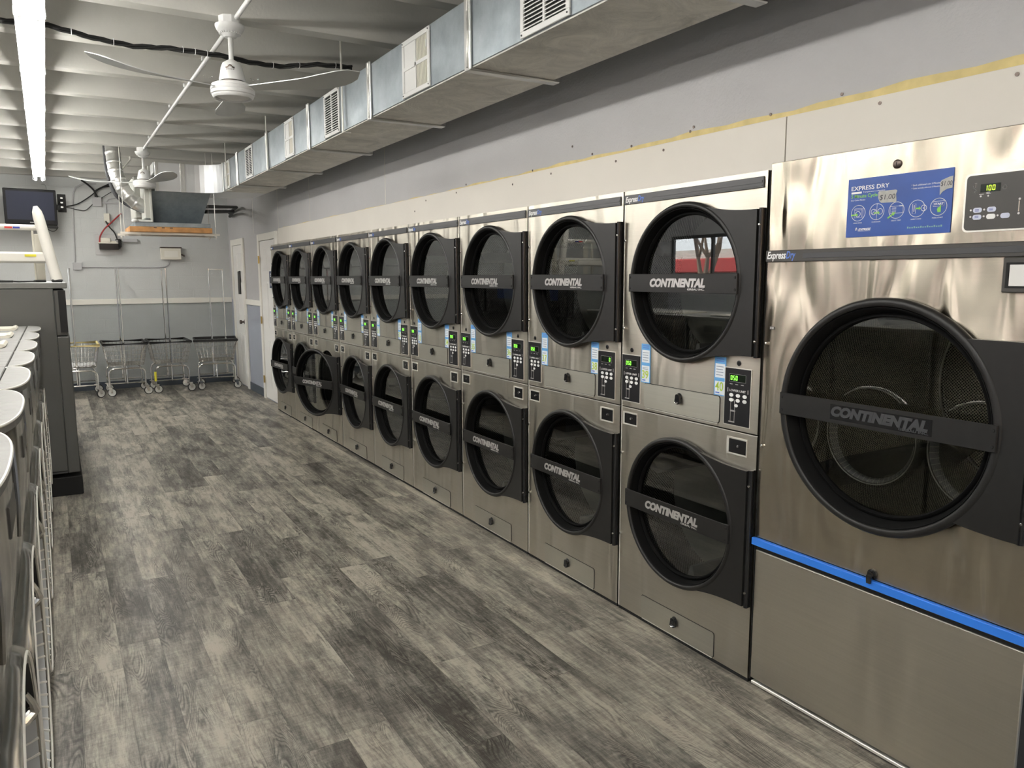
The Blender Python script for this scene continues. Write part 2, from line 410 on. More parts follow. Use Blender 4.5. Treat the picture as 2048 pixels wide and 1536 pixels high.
def zone_wall(name, zsplit, top, low, blocks=True, bumpy=0.25):
    """painted block wall: light paint above the rail, darker paint below it"""
    m, nt, b, out = newmat(name)
    L = nt.links.new
    g = nt.nodes.new('ShaderNodeNewGeometry')
    sx = nt.nodes.new('ShaderNodeSeparateXYZ'); L(g.outputs['Position'], sx.inputs[0])
    gt = nd(nt, 'ShaderNodeMath', operation='GREATER_THAN'); gt.inputs[1].default_value = zsplit
    L(sx.outputs[2], gt.inputs[0])
    mix = nt.nodes.new('ShaderNodeMix'); mix.data_type = 'RGBA'
    mix.inputs[6].default_value = (*low, 1); mix.inputs[7].default_value = (*top, 1)
    L(gt.outputs[0], mix.inputs[0])
    n = nd(nt, 'ShaderNodeTexNoise', Scale=1.6, Detail=6.0, Roughness=0.6); L(g.outputs['Position'], n.inputs['Vector'])
    mr = nd(nt, 'ShaderNodeMapRange'); mr.inputs['From Min'].default_value = 0.3; mr.inputs['From Max'].default_value = 0.7
    mr.inputs['To Min'].default_value = 0.95; mr.inputs['To Max'].default_value = 1.04
    L(n.outputs['Fac'], mr.inputs['Value'])
    mx = nd(nt, 'ShaderNodeVectorMath', operation='SCALE'); L(mix.outputs[2], mx.inputs[0]); L(mr.outputs[0], mx.inputs['Scale'])
    L(mx.outputs[0], b.inputs['Base Color'])
    b.inputs['Roughness'].default_value = 0.55
    n2 = nd(nt, 'ShaderNodeTexNoise', Scale=90.0, Detail=3.0); L(g.outputs['Position'], n2.inputs['Vector'])
    h = n2.outputs['Fac']
    if blocks:
        bk = nt.nodes.new('ShaderNodeTexBrick')
        cmb = nt.nodes.new('ShaderNodeCombineXYZ'); L(sx.outputs[0], cmb.inputs[0]); L(sx.outputs[2], cmb.inputs[1])
        L(cmb.outputs[0], bk.inputs['Vector'])
        bk.inputs['Scale'].default_value = 1.0
        bk.inputs['Brick Width'].default_value = 0.40
        bk.inputs['Row Height'].default_value = 0.20
        bk.inputs['Mortar Size'].default_value = 0.006
        bk.inputs['Mortar Smooth'].default_value = 0.6
        iv = nd(nt, 'ShaderNodeMath', operation='MULTIPLY_ADD'); iv.inputs[1].default_value = -0.7
        L(bk.outputs['Fac'], iv.inputs[0]); L(h, iv.inputs[2])
        h = iv.outputs[0]
    bp = nd(nt, 'ShaderNodeBump', Strength=bumpy, Distance=0.006); L(h, bp.inputs['Height'])
    L(bp.outputs[0], b.inputs['Normal'])
    return m
M['wall_back'] = zone_wall('block_wall_paint', 1.25, (0.555, 0.57, 0.565), (0.365, 0.385, 0.38))
M['wall_right'] = zone_wall('side_wall_paint', 1.25, (0.47, 0.465, 0.47), (0.32, 0.345, 0.40), blocks=False, bumpy=0.35)
M['wall_left'] = zone_wall('side_wall_paint_b', 1.25, (0.42, 0.42, 0.44), (0.28, 0.29, 0.31), blocks=False)
M['ceiling'] = simple('painted_concrete', (0.58, 0.57, 0.53), 0.6, noise=0.05, nscale=3, bump=0.10, bscale=50)
M['bulkhead'] = simple('cream_wall_panel', (0.70, 0.665, 0.60), 0.5, noise=0.03, nscale=2)
M['yellow_edge'] = simple('old_yellow_paint', (0.66, 0.54, 0.24), 0.7, noise=0.1, nscale=20)

# ------------------------------------------------------------------ mesh builder
class MB:
    def __init__(s):
        s.v, s.f, s.uv = [], [], {}
    def add(s, vs, fs, T=None):
        o = len(s.v)
        for p in vs:
            p = Vector(p)
            s.v.append(tuple(T @ p) if T is not None else tuple(p))
        s.f += [tuple(i + o for i in f) for f in fs]
        return s
    def box(s, a, b, T=None, c=0.0):
        x0, y0, z0 = [min(a[i], b[i]) for i in range(3)]
        x1, y1, z1 = [max(a[i], b[i]) for i in range(3)]
        if c <= 0:
            vs = [(x0,y0,z0),(x1,y0,z0),(x1,y1,z0),(x0,y1,z0),(x0,y0,z1),(x1,y0,z1),(x1,y1,z1),(x0,y1,z1)]
            fs = [(0,3,2,1),(4,5,6,7),(0,1,5,4),(1,2,6,5),(2,3,7,6),(3,0,4,7)]
            return s.add(vs, fs, T)
        # chamfered box: 24 vertices
        c = min(c, (x1-x0)/2.01, (y1-y0)/2.01, (z1-z0)/2.01)
        X, Y, Z = (x0, x1), (y0, y1), (z0, z1)
        vs, idx = [], {}
        for i in (0,1):
            for j in (0,1):
                for k in (0,1):
                    px, py, pz = X[i], Y[j], Z[k]
                    ix, iy, iz = (c if i==0 else -c), (c if j==0 else -c), (c if k==0 else -c)
                    idx[(i,j,k,0)] = len(vs); vs.append((px, py+iy, pz+iz))
                    idx[(i,j,k,1)] = len(vs); vs.append((px+ix, py, pz+iz))
                    idx[(i,j,k,2)] = len(vs); vs.append((px+ix, py+iy, pz))
        fs = []
        I = lambda i,j,k,a: idx[(i,j,k,a)]
        for i in (0,1): fs.append((I(i,0,0,0),I(i,1,0,0),I(i,1,1,0),I(i,0,1,0)) if i else (I(i,0,0,0),I(i,0,1,0),I(i,1,1,0),I(i,1,0,0)))
        for j in (0,1): fs.append((I(0,j,0,1),I(0,j,1,1),I(1,j,1,1),I(1,j,0,1)) if j else (I(0,j,0,1),I(1,j,0,1),I(1,j,1,1),I(0,j,1,1)))
        for k in (0,1): fs.append((I(0,0,k,2),I(1,0,k,2),I(1,1,k,2),I(0,1,k,2)) if k else (I(0,0,k,2),I(0,1,k,2),I(1,1,k,2),I(1,0,k,2)))
        for j in (0,1):
            for k in (0,1): fs.append((I(0,j,k,1),I(1,j,k,1),I(1,j,k,2),I(0,j,k,2)))
        for i in (0,1):
            for k in (0,1): fs.append((I(i,0,k,0),I(i,1,k,0),I(i,1,k,2),I(i,0,k,2)))
        for i in (0,1):
            for j in (0,1): fs.append((I(i,j,0,0),I(i,j,1,0),I(i,j,1,1),I(i,j,0,1)))
        for i in (0,1):
            for j in (0,1):
                for k in (0,1): fs.append((I(i,j,k,0),I(i,j,k,1),I(i,j,k,2)))
        return s.add(vs, fs, T)
    def lathe(s, prof, n=24, T=None, closed=False):
        """prof: list of (r, h) about local Z"""
        vs, fs = [], []
        for r, h in prof:
            for i in range(n):
                a = 2*pi*i/n
                vs.append((r*cos(a), r*sin(a), h))
        m = len(prof)
        rng = range(m) if closed else range(m-1)
        for j in rng:
            k = (j+1) % m
            for i in range(n):
                i2 = (i+1) % n
                fs.append((j*n+i, j*n+i2, k*n+i2, k*n+i))
        if not closed:
            if prof[0][0] > 1e-6: fs.append(tuple(range(n-1, -1, -1)))
            if prof[-1][0] > 1e-6: fs.append(tuple((m-1)*n+i for i in range(n)))
        return s.add(vs, fs, T)
    def tube(s, pts, r, n=8, closed=False, T=None):
        pts = [Vector(p) for p in pts]
        m = len(pts)
        vs, fs = [], []
        prev = None
        for i, p in enumerate(pts):
            if closed: t = pts[(i+1) % m] - pts[i-1]
            elif i == 0: t = pts[1] - pts[0]
            elif i == m-1: t = pts[-1] - pts[-2]
            else: t = (pts[i+1] - p).normalized() + (p - pts[i-1]).normalized()
            t = t.normalized() if t.length > 1e-9 else Vector((0, 0, 1))
            if prev is None:
                a = Vector((0, 0, 1)) if abs(t.z) < 0.9 else Vector((1, 0, 0))
                u = t.cross(a).normalized()
            else:
                u = (prev - t * prev.dot(t))
                u = u.normalized() if u.length > 1e-6 else t.orthogonal().normalized()
            prev = u
            w = t.cross(u)
            rr = r[i] if isinstance(r, (list, tuple)) else r
            for k in range(n):
                a = 2*pi*k/n
                vs.append(p + u*(rr*cos(a)) + w*(rr*sin(a)))
        for i in range(m if closed else m-1):
            j = (i+1) % m
            for k in range(n):
                k2 = (k+1) % n
                fs.append((i*n+k, i*n+k2, j*n+k2, j*n+k))
        if not closed:
            fs.append(tuple(range(n-1, -1, -1)))
            fs.append(tuple((m-1)*n+k for k in range(n)))
        return s.add(vs, fs, T)
    def prism(s, poly, h0, h1, T=None):
        """poly in local XY extruded z h0..h1"""
        n = len(poly)
        vs = [(x, y, h0) for x, y in poly] + [(x, y, h1) for x, y in poly]
        fs = [tuple(range(n-1, -1, -1)), tuple(range(n, 2*n))]
        fs += [(i, (i+1) % n, n+(i+1) % n, n+i) for i in range(n)]
        return s.add(vs, fs, T)
    def bridge(s, A, B, T=None, closed=True):
        n = len(A)
        vs = list(A) + list(B)
        fs = [(i, (i+1) % n, n+(i+1) % n, n+i) for i in range(n if closed else n-1)]
        return s.add(vs, fs, T)
    def build(s, name, mat, parent=None, smooth=False, loc=None, angle=40):
        me = bpy.data.meshes.new(name)
        me.from_pydata(s.v, [], s.f)
        me.validate()
        import bmesh
        bm = bmesh.new(); bm.from_mesh(me)
        bmesh.ops.recalc_face_normals(bm, faces=bm.faces)
        bm.to_mesh(me); bm.free()
        me.materials.append(mat)
        if smooth:
            me.shade_smooth()
            try: me.set_sharp_from_angle(angle=math.radians(angle))
            except Exception: pass
        o = bpy.data.objects.new(name, me)
        COL.objects.link(o)
        if parent is not None: o.parent = parent
        if loc is not None: o.location = loc
        return o

def tag(o, label=None, cat=None, group=None, kind=None):
    if label: o['label'] = label
    if cat: o['category'] = cat
    if group: o['group'] = group
    if kind: o['kind'] = kind
    return o
def thing(name, label, cat, loc=(0, 0, 0), rz=0.0, group=None, kind=None):
    o = bpy.data.objects.new(name, None)
    o.empty_display_size = 0.1
    COL.objects.link(o)
    o.location = loc; o.rotation_euler = (0, 0, rz)
    return tag(o, label, cat, group, kind)
def pivot_part(name, parent, loc):
    o = bpy.data.objects.new(name, None); COL.objects.link(o); o.parent = parent; o.location = loc
    return o
def copy_tree(o, parent=None):
    c = o.copy()
    COL.objects.link(c)
    if parent is not None: c.parent = parent
    for ch in list(o.children): copy_tree(ch, c)
    return c
def struct(mb, name, mat, smooth=False):
    return tag(mb.build(name, mat, smooth=smooth), kind='structure')
def axis_T(origin, direction):
    """local Z -> direction"""
    q = Vector((0, 0, 1)).rotation_difference(Vector(direction).normalized())
    return Matrix.Translation(origin) @ q.to_matrix().to_4x4()
def arc(c, r, a0, a1, n, plane='yz', x=0.0):
    out = []
    for i in range(n+1):
        a = a0 + (a1-a0)*i/n
        if plane == 'yz': out.append((x, c[0]+r*cos(a), c[1]+r*sin(a)))
        elif plane == 'xz': out.append((c[0]+r*cos(a), x, c[1]+r*sin(a)))
        else: out.append((c[0]+r*cos(a), c[1]+r*sin(a), x))
    return out

# text laid on a surface that faces -X (a viewer looking along +X reads it): text x -> -Y, text y -> Z
FACE_NX = Matrix(((0, 0, -1, 0), (-1, 0, 0, 0), (0, 1, 0, 0), (0, 0, 0, 1)))
_tcache = {}
def text_mesh(txt, size, shear=0.0, bold=0.0, spacing=1.0, depth=0.0006, align='LEFT'):
    key = (txt, round(size, 5), shear, bold, spacing, depth, align)
    if key in _tcache: return _tcache[key]
    cu = bpy.data.curves.new('lettering', 'FONT')
    cu.body = txt; cu.size = size; cu.shear = shear; cu.offset = bold; cu.space_character = spacing
    cu.extrude = depth; cu.align_x = align; cu.resolution_u = 3
    ob = bpy.data.objects.new('lettering_source', cu)
    COL.objects.link(ob)
    dg = bpy.context.evaluated_depsgraph_get()
    dg.update()
    me = bpy.data.meshes.new_from_object(ob.evaluated_get(dg))
    bpy.data.objects.remove(ob); bpy.data.curves.remove(cu)
    _tcache[key] = me
    return me
def text_width(me):
    xs = [v.co.x for v in me.vertices]
    return (min(xs), max(xs)) if xs else (0, 0)
def put_text(txt, name, mat, parent, x, y, z, size, T0=FACE_NX, width=None, **kw):
    """y,z = position of the text's lower left (as read); x = the surface"""
    me = text_mesh(txt, size, **kw)
    me = me.copy(); me.name = name
    S = Matrix.Identity(4)
    if width:
        a, b_ = text_width(me)
        S = Matrix.Diagonal((width/(b_-a), 1, 1, 1)) @ Matrix.Translation((-a, 0, 0))
    me.transform(Matrix.Translation((x, y, z)) @ T0 @ S)
    me.materials.clear(); me.materials.append(mat)
    o = bpy.data.objects.new(name, me); COL.objects.link(o)
    if parent is not None: o.parent = parent
    return o
def join_text(items, name, mat, parent):
    """several strings in one lettering mesh: (txt, x, y, z, size, kw)"""
    mb = MB()
    for txt, x, y, z, size, kw in items:
        kw = dict(kw); width = kw.pop('width', None)
        me = text_mesh(txt, size, **kw)
        S = Matrix.Identity(4)
        if width:
            a, b_ = text_width(me)
            S = Matrix.Diagonal((width/(b_-a), 1, 1, 1)) @ Matrix.Translation((-a, 0, 0))
        T = Matrix.Translation((x, y, z)) @ FACE_NX @ S
        mb.add([v.co for v in me.vertices], [tuple(p.vertices) for p in me.polygons], T)
    return mb.build(name, mat, parent)

# 7-segment digits, local: y decreasing to the right, x surface
SEG = {'0': 'abcdef', '1': 'bc', '5': 'afgcd', '8': 'abcdefg'}
def seven_seg(txt, x, y, z, h, mb):
    w = h*0.5; t = h*0.13; adv = w*1.42
    for ch in txt:
        if ch == '.':
            mb.box((x, y+adv*0.18, z), (x-0.0006, y+adv*0.18-t, z+t)); continue
        s_ = SEG.get(ch, '')
        H = {'a': (0, h), 'g': (0, h/2), 'd': (0, 0)}
        for k in s_:
            if k in 'agd':
                zz = {'a': h-t, 'g': h/2-t/2, 'd': 0}[k]
                mb.box((x, y-t*0.6, z+zz), (x-0.0006, y-w+t*0.6, z+zz+t))
            else:
                yy = y if k in 'fe' else y-w+t
                z0 = h/2 if k in 'fb' else 0
                mb.box((x, yy, z+z0+t*0.3), (x-0.0006, yy-t, z+z0+h/2-t*0.3))
        y -= adv

# ------------------------------------------------------------------ room shell
YB, YF = 12.30, -3.2          # back wall / wall behind the camera
XR, XL = 2.33, -5.2
ZT = 3.22
RIB = 2.93
DX, DY0, DW = 2.2247, 1.9546, 0.81416   # dryer fronts, near edge of the first stack, stack pitch
NST = 9
DYE = DY0 + NST*DW
BIGW = 0.96
BY0 = DY0 - BIGW

struct(MB().box((XL-0.1, YF-0.1, -0.1), (3.4, YB+0.1, 0.0)), 'floor', M['floor'])

# ceiling: precast deck with tapered ribs running across the room
mb = MB()
prof = []
P = 0.778
yk = 12.27
ks = int((yk - YF)/P) + 1
ylist = [yk - P*k for k in range(ks)][::-1]
line = [(YF-0.1, ZT)]
for yr in ylist:
    for dy, z in ((-0.16, ZT), (-0.115, ZT-0.014), (-0.090, ZT-0.05), (-0.062, RIB+0.012), (-0.05, RIB), (0.05, RIB), (0.062, RIB+0.012), (0.090, ZT-0.05), (0.115, ZT-0.014), (0.16, ZT)):
        if yr+dy < YB and yr+dy > YF: line.append((yr+dy, z))
line.append((YB+0.1, line[-1][1]))
n = len(line)
vs = [(XL-0.1, y, z) for y, z in line] + [(3.4, y, z) for y, z in line] + [(XL-0.1, line[0][0], 3.4), (XL-0.1, line[-1][0], 3.4), (3.4, line[0][0], 3.4), (3.4, line[-1][0], 3.4)]
fs = [(i, i+1, n+i+1, n+i) for i in range(n-1)]
fs.append((2*n, 2*n+1, 2*n+3, 2*n+2))
fs.append((0, n, 2*n+2, 2*n)); fs.append((n-1, 2*n+1, 2*n+3, 2*n-1))
fs.append(tuple(list(range(0, n)) + [2*n+1, 2*n])); fs.append(tuple(list(range(n, 2*n)) + [2*n+3, 2*n+2]))
mb.add(vs, fs)
struct(mb, 'ceiling', M['ceiling'], smooth=True)

struct(MB().box((XL-0.1, YB, 0), (3.4, YB+0.15, 3.3)), 'wall_back', M['wall_back'])
# side wall: full height beyond the dryers, over them, and in front of the large dryer; recess behind
mb = MB()
mb.box((XR, DYE+0.012, 0), (XR+0.12, YB, 3.3))
mb.box((XR, YF, 1.985), (XR+0.12, DYE+0.012, 3.3))
mb.box((XR, YF, 0), (XR+0.12, BY0-0.01, 1.985))
mb.box((3.32, YF, 0), (3.4, DYE+0.1, 3.3))
struct(mb, 'wall_right', M['wall_right'])
# cream panel over the dryers (two boards), old yellow paint line at its top edge
tg = MB()
for a, b_ in ((DYE+0.01, 1.97), (1.965, -0.5)):
    tg.box((XR-0.012, a, 1.957), (XR-0.0005, b_, 2.143), c=0.0008)
struct(tg, 'trim_1', M['bulkhead'])
mb = MB()
N = 90
pts_t = []
for i in range(N+1):
    y = -0.5 + (DYE-0.2+0.5)*i/N
    w = 0.036 - 0.0062*max(0, y)
    w = max(w, 0.004) + 0.004*sin(i*2.1) * (1 if y < 6 else .3) + 0.003*sin(i*0.7+1)
    pts_t.append((y, 2.143 + max(0.002, w)))
vs = [(XR-0.002, y, 2.141) for y, _ in pts_t] + [(XR-0.002, y, z) for y, z in pts_t]
vs += [(XR-0.0002, y, 2.141) for y, _ in pts_t] + [(XR-0.0002, y, z) for y, z in pts_t]
K = N+1
fs = []
for i in range(N):
    fs += [(i, i+1, K+i+1, K+i), (K+i, K+i+1, 3*K+i+1, 3*K+i)]
mb.add(vs, fs)
struct(mb, 'trim_2', M['yellow_edge'])
# nail holes and scuffs around the panel edge
mb = MB()
for y, z in ((1.19,2.12),(1.75,2.178),(2.05,2.165),(2.47,2.17),(2.62,2.115),(2.85,2.165),(2.95,2.11),(3.15,2.17),(3.5,2.115),(3.9,2.10),(4.5,2.16),(4.62,2.12),(5.1,2.11),(5.3,2.05),(2.45,2.185),(3.32,2.23),(1.6,2.12),(3.7,2.155)):
    mb.lathe([(0.0, 0), (0.006, 0), (0.006, 0.0015), (0.0, 0.0015)], 8, axis_T((XR-0.0125 if z < 2.143 else XR-0.0022, y, z), (-1, 0, 0)))
struct(mb, 'trim_3', M['bronze'])
# thin board seams in the upper wall
mb = MB()
for y in (8.0, 5.9, 10.6, 9.3):
    mb.box((XR-0.0015, y-0.003, 2.15), (XR, y+0.003, 3.0))
struct(mb, 'trim_4', M['cream'])

# wall behind the camera and left wall, with their window openings
def wall_with_holes(axis, pos, thick, a0, a1, z1, holes):
    """axis 'x': plane x=pos running along y; holes (a,b,z0,z1)"""
    mb = MB()
    cuts = sorted(holes)
    cur = a0
    def bx(u0, u1, z0, z1_):
        if u1-u0 < 1e-4 or z1_-z0 < 1e-4: return
        if axis == 'x': mb.box((pos, u0, z0), (pos+thick, u1, z1_))
        else: mb.box((u0, pos, z0), (u1, pos+thick, z1_))
    for (a, b_, z0, zz) in cuts:
        bx(cur, a, 0, z1); bx(a, b_, 0, z0); bx(a, b_, zz, z1); cur = b_
    bx(cur, a1, 0, z1)
    return mb
LH = [(1.2, 3.2, 1.30, 2.28), (6.4, 8.3, 1.30, 2.28), (8.7, 10.7, 1.30, 2.28)]
FH = [(-4.6, -2.9, 0.7, 2.6), (-2.6, -0.9, 0.7, 2.6), (0.1, 1.9, 0.7, 2.6)]
struct(wall_with_holes('x', XL-0.12, 0.12, YF, YB, 3.3, LH), 'wall_left', M['wall_left'])
struct(wall_with_holes('y', YF-0.12, 0.12, XL-0.1, 3.4, 3.3, FH), 'wall_front', M['wall_left'])
wi = 0
for axis, holes in (('x', LH), ('y', FH)):
    for (a, b_, z0, z1) in holes:
        wi += 1
        fr, gl = MB(), MB()
        def bx(mb, u0, u1, z0_, z1_, d0, d1):
            if axis == 'x': mb.box((XL-0.08+d0, u0, z0_), (XL-0.08+d1, u1, z1_))
            else: mb.box((u0, YF-0.08+d0, z0_), (u1, YF-0.08+d1, z1_))
        t = 0.05
        bx(fr, a, b_, z0, z0+t, 0, 0.05); bx(fr, a, b_, z1-t, z1, 0, 0.05)
        bx(fr, a, a+t, z0+t, z1-t, 0, 0.05); bx(fr, b_-t, b_, z0+t, z1-t, 0, 0.05)
        mid = (a+b_)/2
        bx(fr, mid-t/2, mid+t/2, z0+t, z1-t, 0, 0.05)
        bx(gl, a+t, b_-t, z0+t, z1-t, 0.02, 0.025)
        w = thing('window_%d' % wi, None, None, kind='structure')
        fr.build('window_frame', M['band'], w)
        gl.build('window_pane', M['pane'], w)

# chair rail, baseboards
struct(MB().box((XL, YB-0.022, 1.205), (XR, YB, 1.280), c=0.004), 'trim_5', M['trim'])
mb = MB()
mb.box((XR-0.022, 10.335, 1.203), (XR, 11.205, 1.275), c=0.004)
struct(mb, 'trim_6', M['trim'])
struct(MB().box((XL, YB-0.012, 0), (XR, YB, 0.11)), 'baseboard_back', M['baseboard'])
mb = MB()
mb.box((XR-0.012, 10.33, 0), (XR, 11.21, 0.11)); mb.box((XR-0.012, 12.05, 0), (XR, YB-0.012, 0.11))
struct(mb, 'baseboard_right', M['baseboard'])

# ------------------------------------------------------------------ doors on the side wall
def flat_door(name, y0, y1, ztop, knob_at=None, hinges_at=None, dark_top=0.0):
    """door leaf on the wall plane with casing; y0 near edge of casing, y1 far edge"""
    d = thing(name, None, None, loc=(XR, 0, 0), kind='structure')
    cw = 0.085
    ca = MB()
    ca.box((-0.028, y0, 0), (-0.0005, y0+cw, ztop), c=0.004)
    ca.box((-0.028, y1-cw, 0), (-0.0005, y1, ztop), c=0.004)
    ca.box((-0.026, y0+cw, ztop-cw), (-0.0005, y1-cw, ztop-0.0005), c=0.004)
    ca.build('door_casing', M['trim'], d)
    a, b_ = y0+cw+0.006, y1-cw-0.006
    lf = MB()
    lf.box((-0.012, a, 0.02), (-0.0008, b_, ztop-cw-0.006))
    # six raised panels
    w = (b_-a)
    for c in (0, 1):
        ya = a + w*0.13 + c*w*0.42; yb = ya + w*0.30
        for z0, z1 in ((0.17, 0.78), (0.92, 1.52), (1.66, 1.92)):
            lf.box((-0.015, ya, z0), (-0.011, yb, z1), c=0.0015)
            lf.box((-0.019, ya+0.025, z0+0.025), (-0.0148, yb-0.025, z1-0.025), c=0.003)
    lf.build('door_leaf', M['door_white'], d)
    if knob_at:
        kb = MB()
        kb.lathe([(0.0, 0), (0.032, 0), (0.032, 0.006), (0.012, 0.010), (0.012, 0.035), (0.026, 0.042), (0.030, 0.055), (0.024, 0.068), (0.0, 0.072)], 20, axis_T((-0.012, knob_at, 0.95), (-1, 0, 0)))
        kb.build('door_knob', M['bronze'], d, smooth=True)
    if hinges_at:
        for z in (0.26, 1.03, 1.80):
            hb = MB()
            hb.box((-0.034, hinges_at-0.016, z-0.045), (-0.0275, hinges_at+0.014, z+0.045), c=0.002)
            hb.tube([(-0.038, hinges_at, z-0.048), (-0.038, hinges_at, z+0.048)], 0.006, 8)
            hb.build('door_hinge', M['brass'], d)
    return d
flat_door('door_1', 11.215, 12.04, 2.12, knob_at=11.375)
flat_door('door_2', 9.36, 10.325, 2.12, hinges_at=10.238)
# strike guard, notice on door 1
mb = MB()
mb.box((-0.006, -0.012, 0), (0, 0.012, 0.26), c=0.002)
o = tag(mb.build('latch_guard', M['bright_edge'], loc=(XR-0.0285, 11.262, 0.79)), 'narrow steel latch guard plate beside the bronze door knob', 'latch plate')
mb = MB()
mb.prism([(-0.075, -0.16), (0.075, -0.16), (0.085, -0.08), (0.075, 0.16), (-0.06, 0.17), (-0.08, 0.05)], 0, 0.008, Matrix(((0,0,-1,0),(1,0,0,0),(0,1,0,0),(0,0,0,1))))
tag(mb.build('door_notice', M['black'], loc=(XR-0.0195, 11.55, 1.50)), 'small dark plaque on the corner door above its knob', 'sign')
mb = MB()
mb.box((-0.010, -0.075, -0.10), (0, 0.075, 0.105), c=0.002)
ds = mb.build('restroom_sign', simple('navy_sign', (0.02, 0.035, 0.10), 0.4), loc=(XR-0.0195, 9.66, 1.545))
tag(ds, 'navy blue plaque on the white panel door beside the last dryer', 'sign')
fg = MB()
fg.lathe([(0, 0), (0.012, 0), (0.012, 0.001), (0, 0.001)], 12, axis_T((-0.0101, 0, 0.07), (-1, 0, 0)))
fg.box((-0.0112, -0.016, -0.02), (-0.0101, 0.016, 0.05)); fg.box((-0.0112, -0.012, -0.07), (-0.0101, -0.002, -0.02)); fg.box((-0.0112, 0.002, -0.07), (-0.0101, 0.012, -0.02))
fg.build('pictogram', M['white_ink'], ds)
# white fluted block of casing above the last dryer
mb = MB()
for k in range(4):
    mb.box((XR-0.030, DYE+0.015+k*0.028, 1.96), (XR-0.0005, DYE+0.015+k*0.028+0.024, 2.118), c=0.003)
struct(mb, 'trim_7', M['trim'])

# ------------------------------------------------------------------ fluorescent fixtures
def fixture():
    r = thing('fluorescent_light', 'tube fixture', 'ceiling light')
    Lh = 2.40
    h = MB()
    # channel with sloped reflector sides
    prof = [(-0.064, 0.038), (-0.064, 0.042), (-0.035, 0.085), (0.035, 0.085), (0.064, 0.042), (0.064, 0.038), (0.03, 0.048), (-0.03, 0.048)]
    nP = len(prof)
    vs = [(x, 0.01, z) for x, z in prof] + [(x, Lh-0.01, z) for x, z in prof]
    fs = [(i, (i+1) % nP, nP+(i+1) % nP, nP+i) for i in range(nP)] + [tuple(range(nP)), tuple(range(2*nP-1, nP-1, -1))]
    h.add(vs, fs)
    h.build('housing', M['lamp_body'], r)
    for y0 in (0.03, 1.215):
        for sx_ in (-1, 1):
            t = MB(); t.tube([(sx_*0.036, y0, 0.016), (sx_*0.036, y0+1.155, 0.016)], 0.0135, 10)
            t.build('tube', M['tube'], r, smooth=True)
    for y0 in (0.014, 1.19, 2.372):
        for sx_ in (-1, 1):
            b_ = MB(); b_.box((sx_*0.036-0.011, y0, -0.004), (sx_*0.036+0.011, y0+0.014, 0.05), c=0.003)
            b_.tube([(sx_*0.036, y0+0.007, -0.002), (sx_*0.066, y0+0.007, 0.01), (sx_*0.064, y0+0.007, 0.05)], 0.0022, 5)
            b_.build('lamp_holder', M['white_paint'], r)
    for y0 in (0.4, 2.0):
        w = MB(); w.tube([(0, y0, 0.088), (0, y0, 0.13)], 0.004, 6); w.build('hanger', M['white_paint'], r)
    return r
f0 = fixture()
pos_l = []
for k in range(5):
    y0 = -0.31 - 2.4 + 2.4*k + 2.4
    pos_l.append((y0))
gi = 0
ends = [-0.31, 2.09, 4.49, 6.89, 9.29]
lab = ['lit tube light fixture overhead, before the row enters the photo',
       'lit tube light fixture cut off by the top edge of the photo',
       'lit tube light fixture second along the row, beside the first ceiling fan',
       'lit tube light fixture third along the row, between the two ceiling fans',
       'lit tube light fixture at the far end of the row, above the wall television']
ang = math.atan2(0.05, 7.5)
for k, y0 in enumerate(ends):
    o = f0 if k == 0 else copy_tree(f0)
    o.location = (0.030 - y0*math.tan(ang), y0, RIB-0.13)
    o.rotation_euler = (0, 0, ang)
    o['label'] = lab[k]; o['group'] = 'tube lights in the row over the washers'
for k, y0 in enumerate(ends):
    o = copy_tree(f0)
    o.location = (-3.1, y0, RIB-0.13); o.rotation_euler = (0, 0, 0)
    o['label'] = 'tube light of the second row, %s' % ['behind the camera', 'level with the large dryer', 'level with the first fan', 'level with the side windows', 'next to the back wall'][k]
    o['group'] = 'tube lights in the second row'

# ------------------------------------------------------------------ ceiling fans
def fan_blade(a, rise=1.0):
    mb = MB()
    n = 16
    R0, R1 = 0.085, 0.715
    T = Matrix.Rotation(a, 4, 'Z')
    rows = []
    for i in range(n+1):
        t = i/n
        r = R0 + (R1-R0)*t
        w = 0.026 + 0.059*min(1, t*1.45)**1.3
        if t > 0.78:
            w *= math.sqrt(max(0.0, 1 - ((t-0.78)/0.22)**2)) * 0.995 + 0.03
        tw = math.radians(13 - 6*t)
        z = -0.026 + 0.004*sin(t*pi) + 0.050*max(0, (t-0.45)/0.55)**2*rise
        sweep = 0.02*t
        row = []
        for j in range(5):
            u = (j/4-0.5)*2*w
            row.append((r, sweep + u*cos(tw), z - u*sin(tw) - 0.10*(u*u)/0.09*0.12))
        rows.append(row)
    th = 0.0022
    vs, fs = [], []
    for row in rows:
        for p in row: vs.append((p[0], p[1], p[2]+th))
    off = len(vs)
    for row in rows:
        for p in row: vs.append((p[0], p[1], p[2]-th))
    for i in range(n):
        for j in range(4):
            a_ = i*5+j
            fs.append((a_, a_+1, a_+6, a_+5)); fs.append((off+a_, off+a_+5, off+a_+6, off+a_+1))
    for i in range(n):
        for j in (0, 4):
            a_ = i*5+j; fs.append((a_, a_+5, off+a_+5, off+a_))
    for i in (0, n):
        for j in range(4):
            a_ = i*5+j; fs.append((a_, a_+1, off+a_+1, off+a_))
    mb.add(vs, fs, T)
    return mb
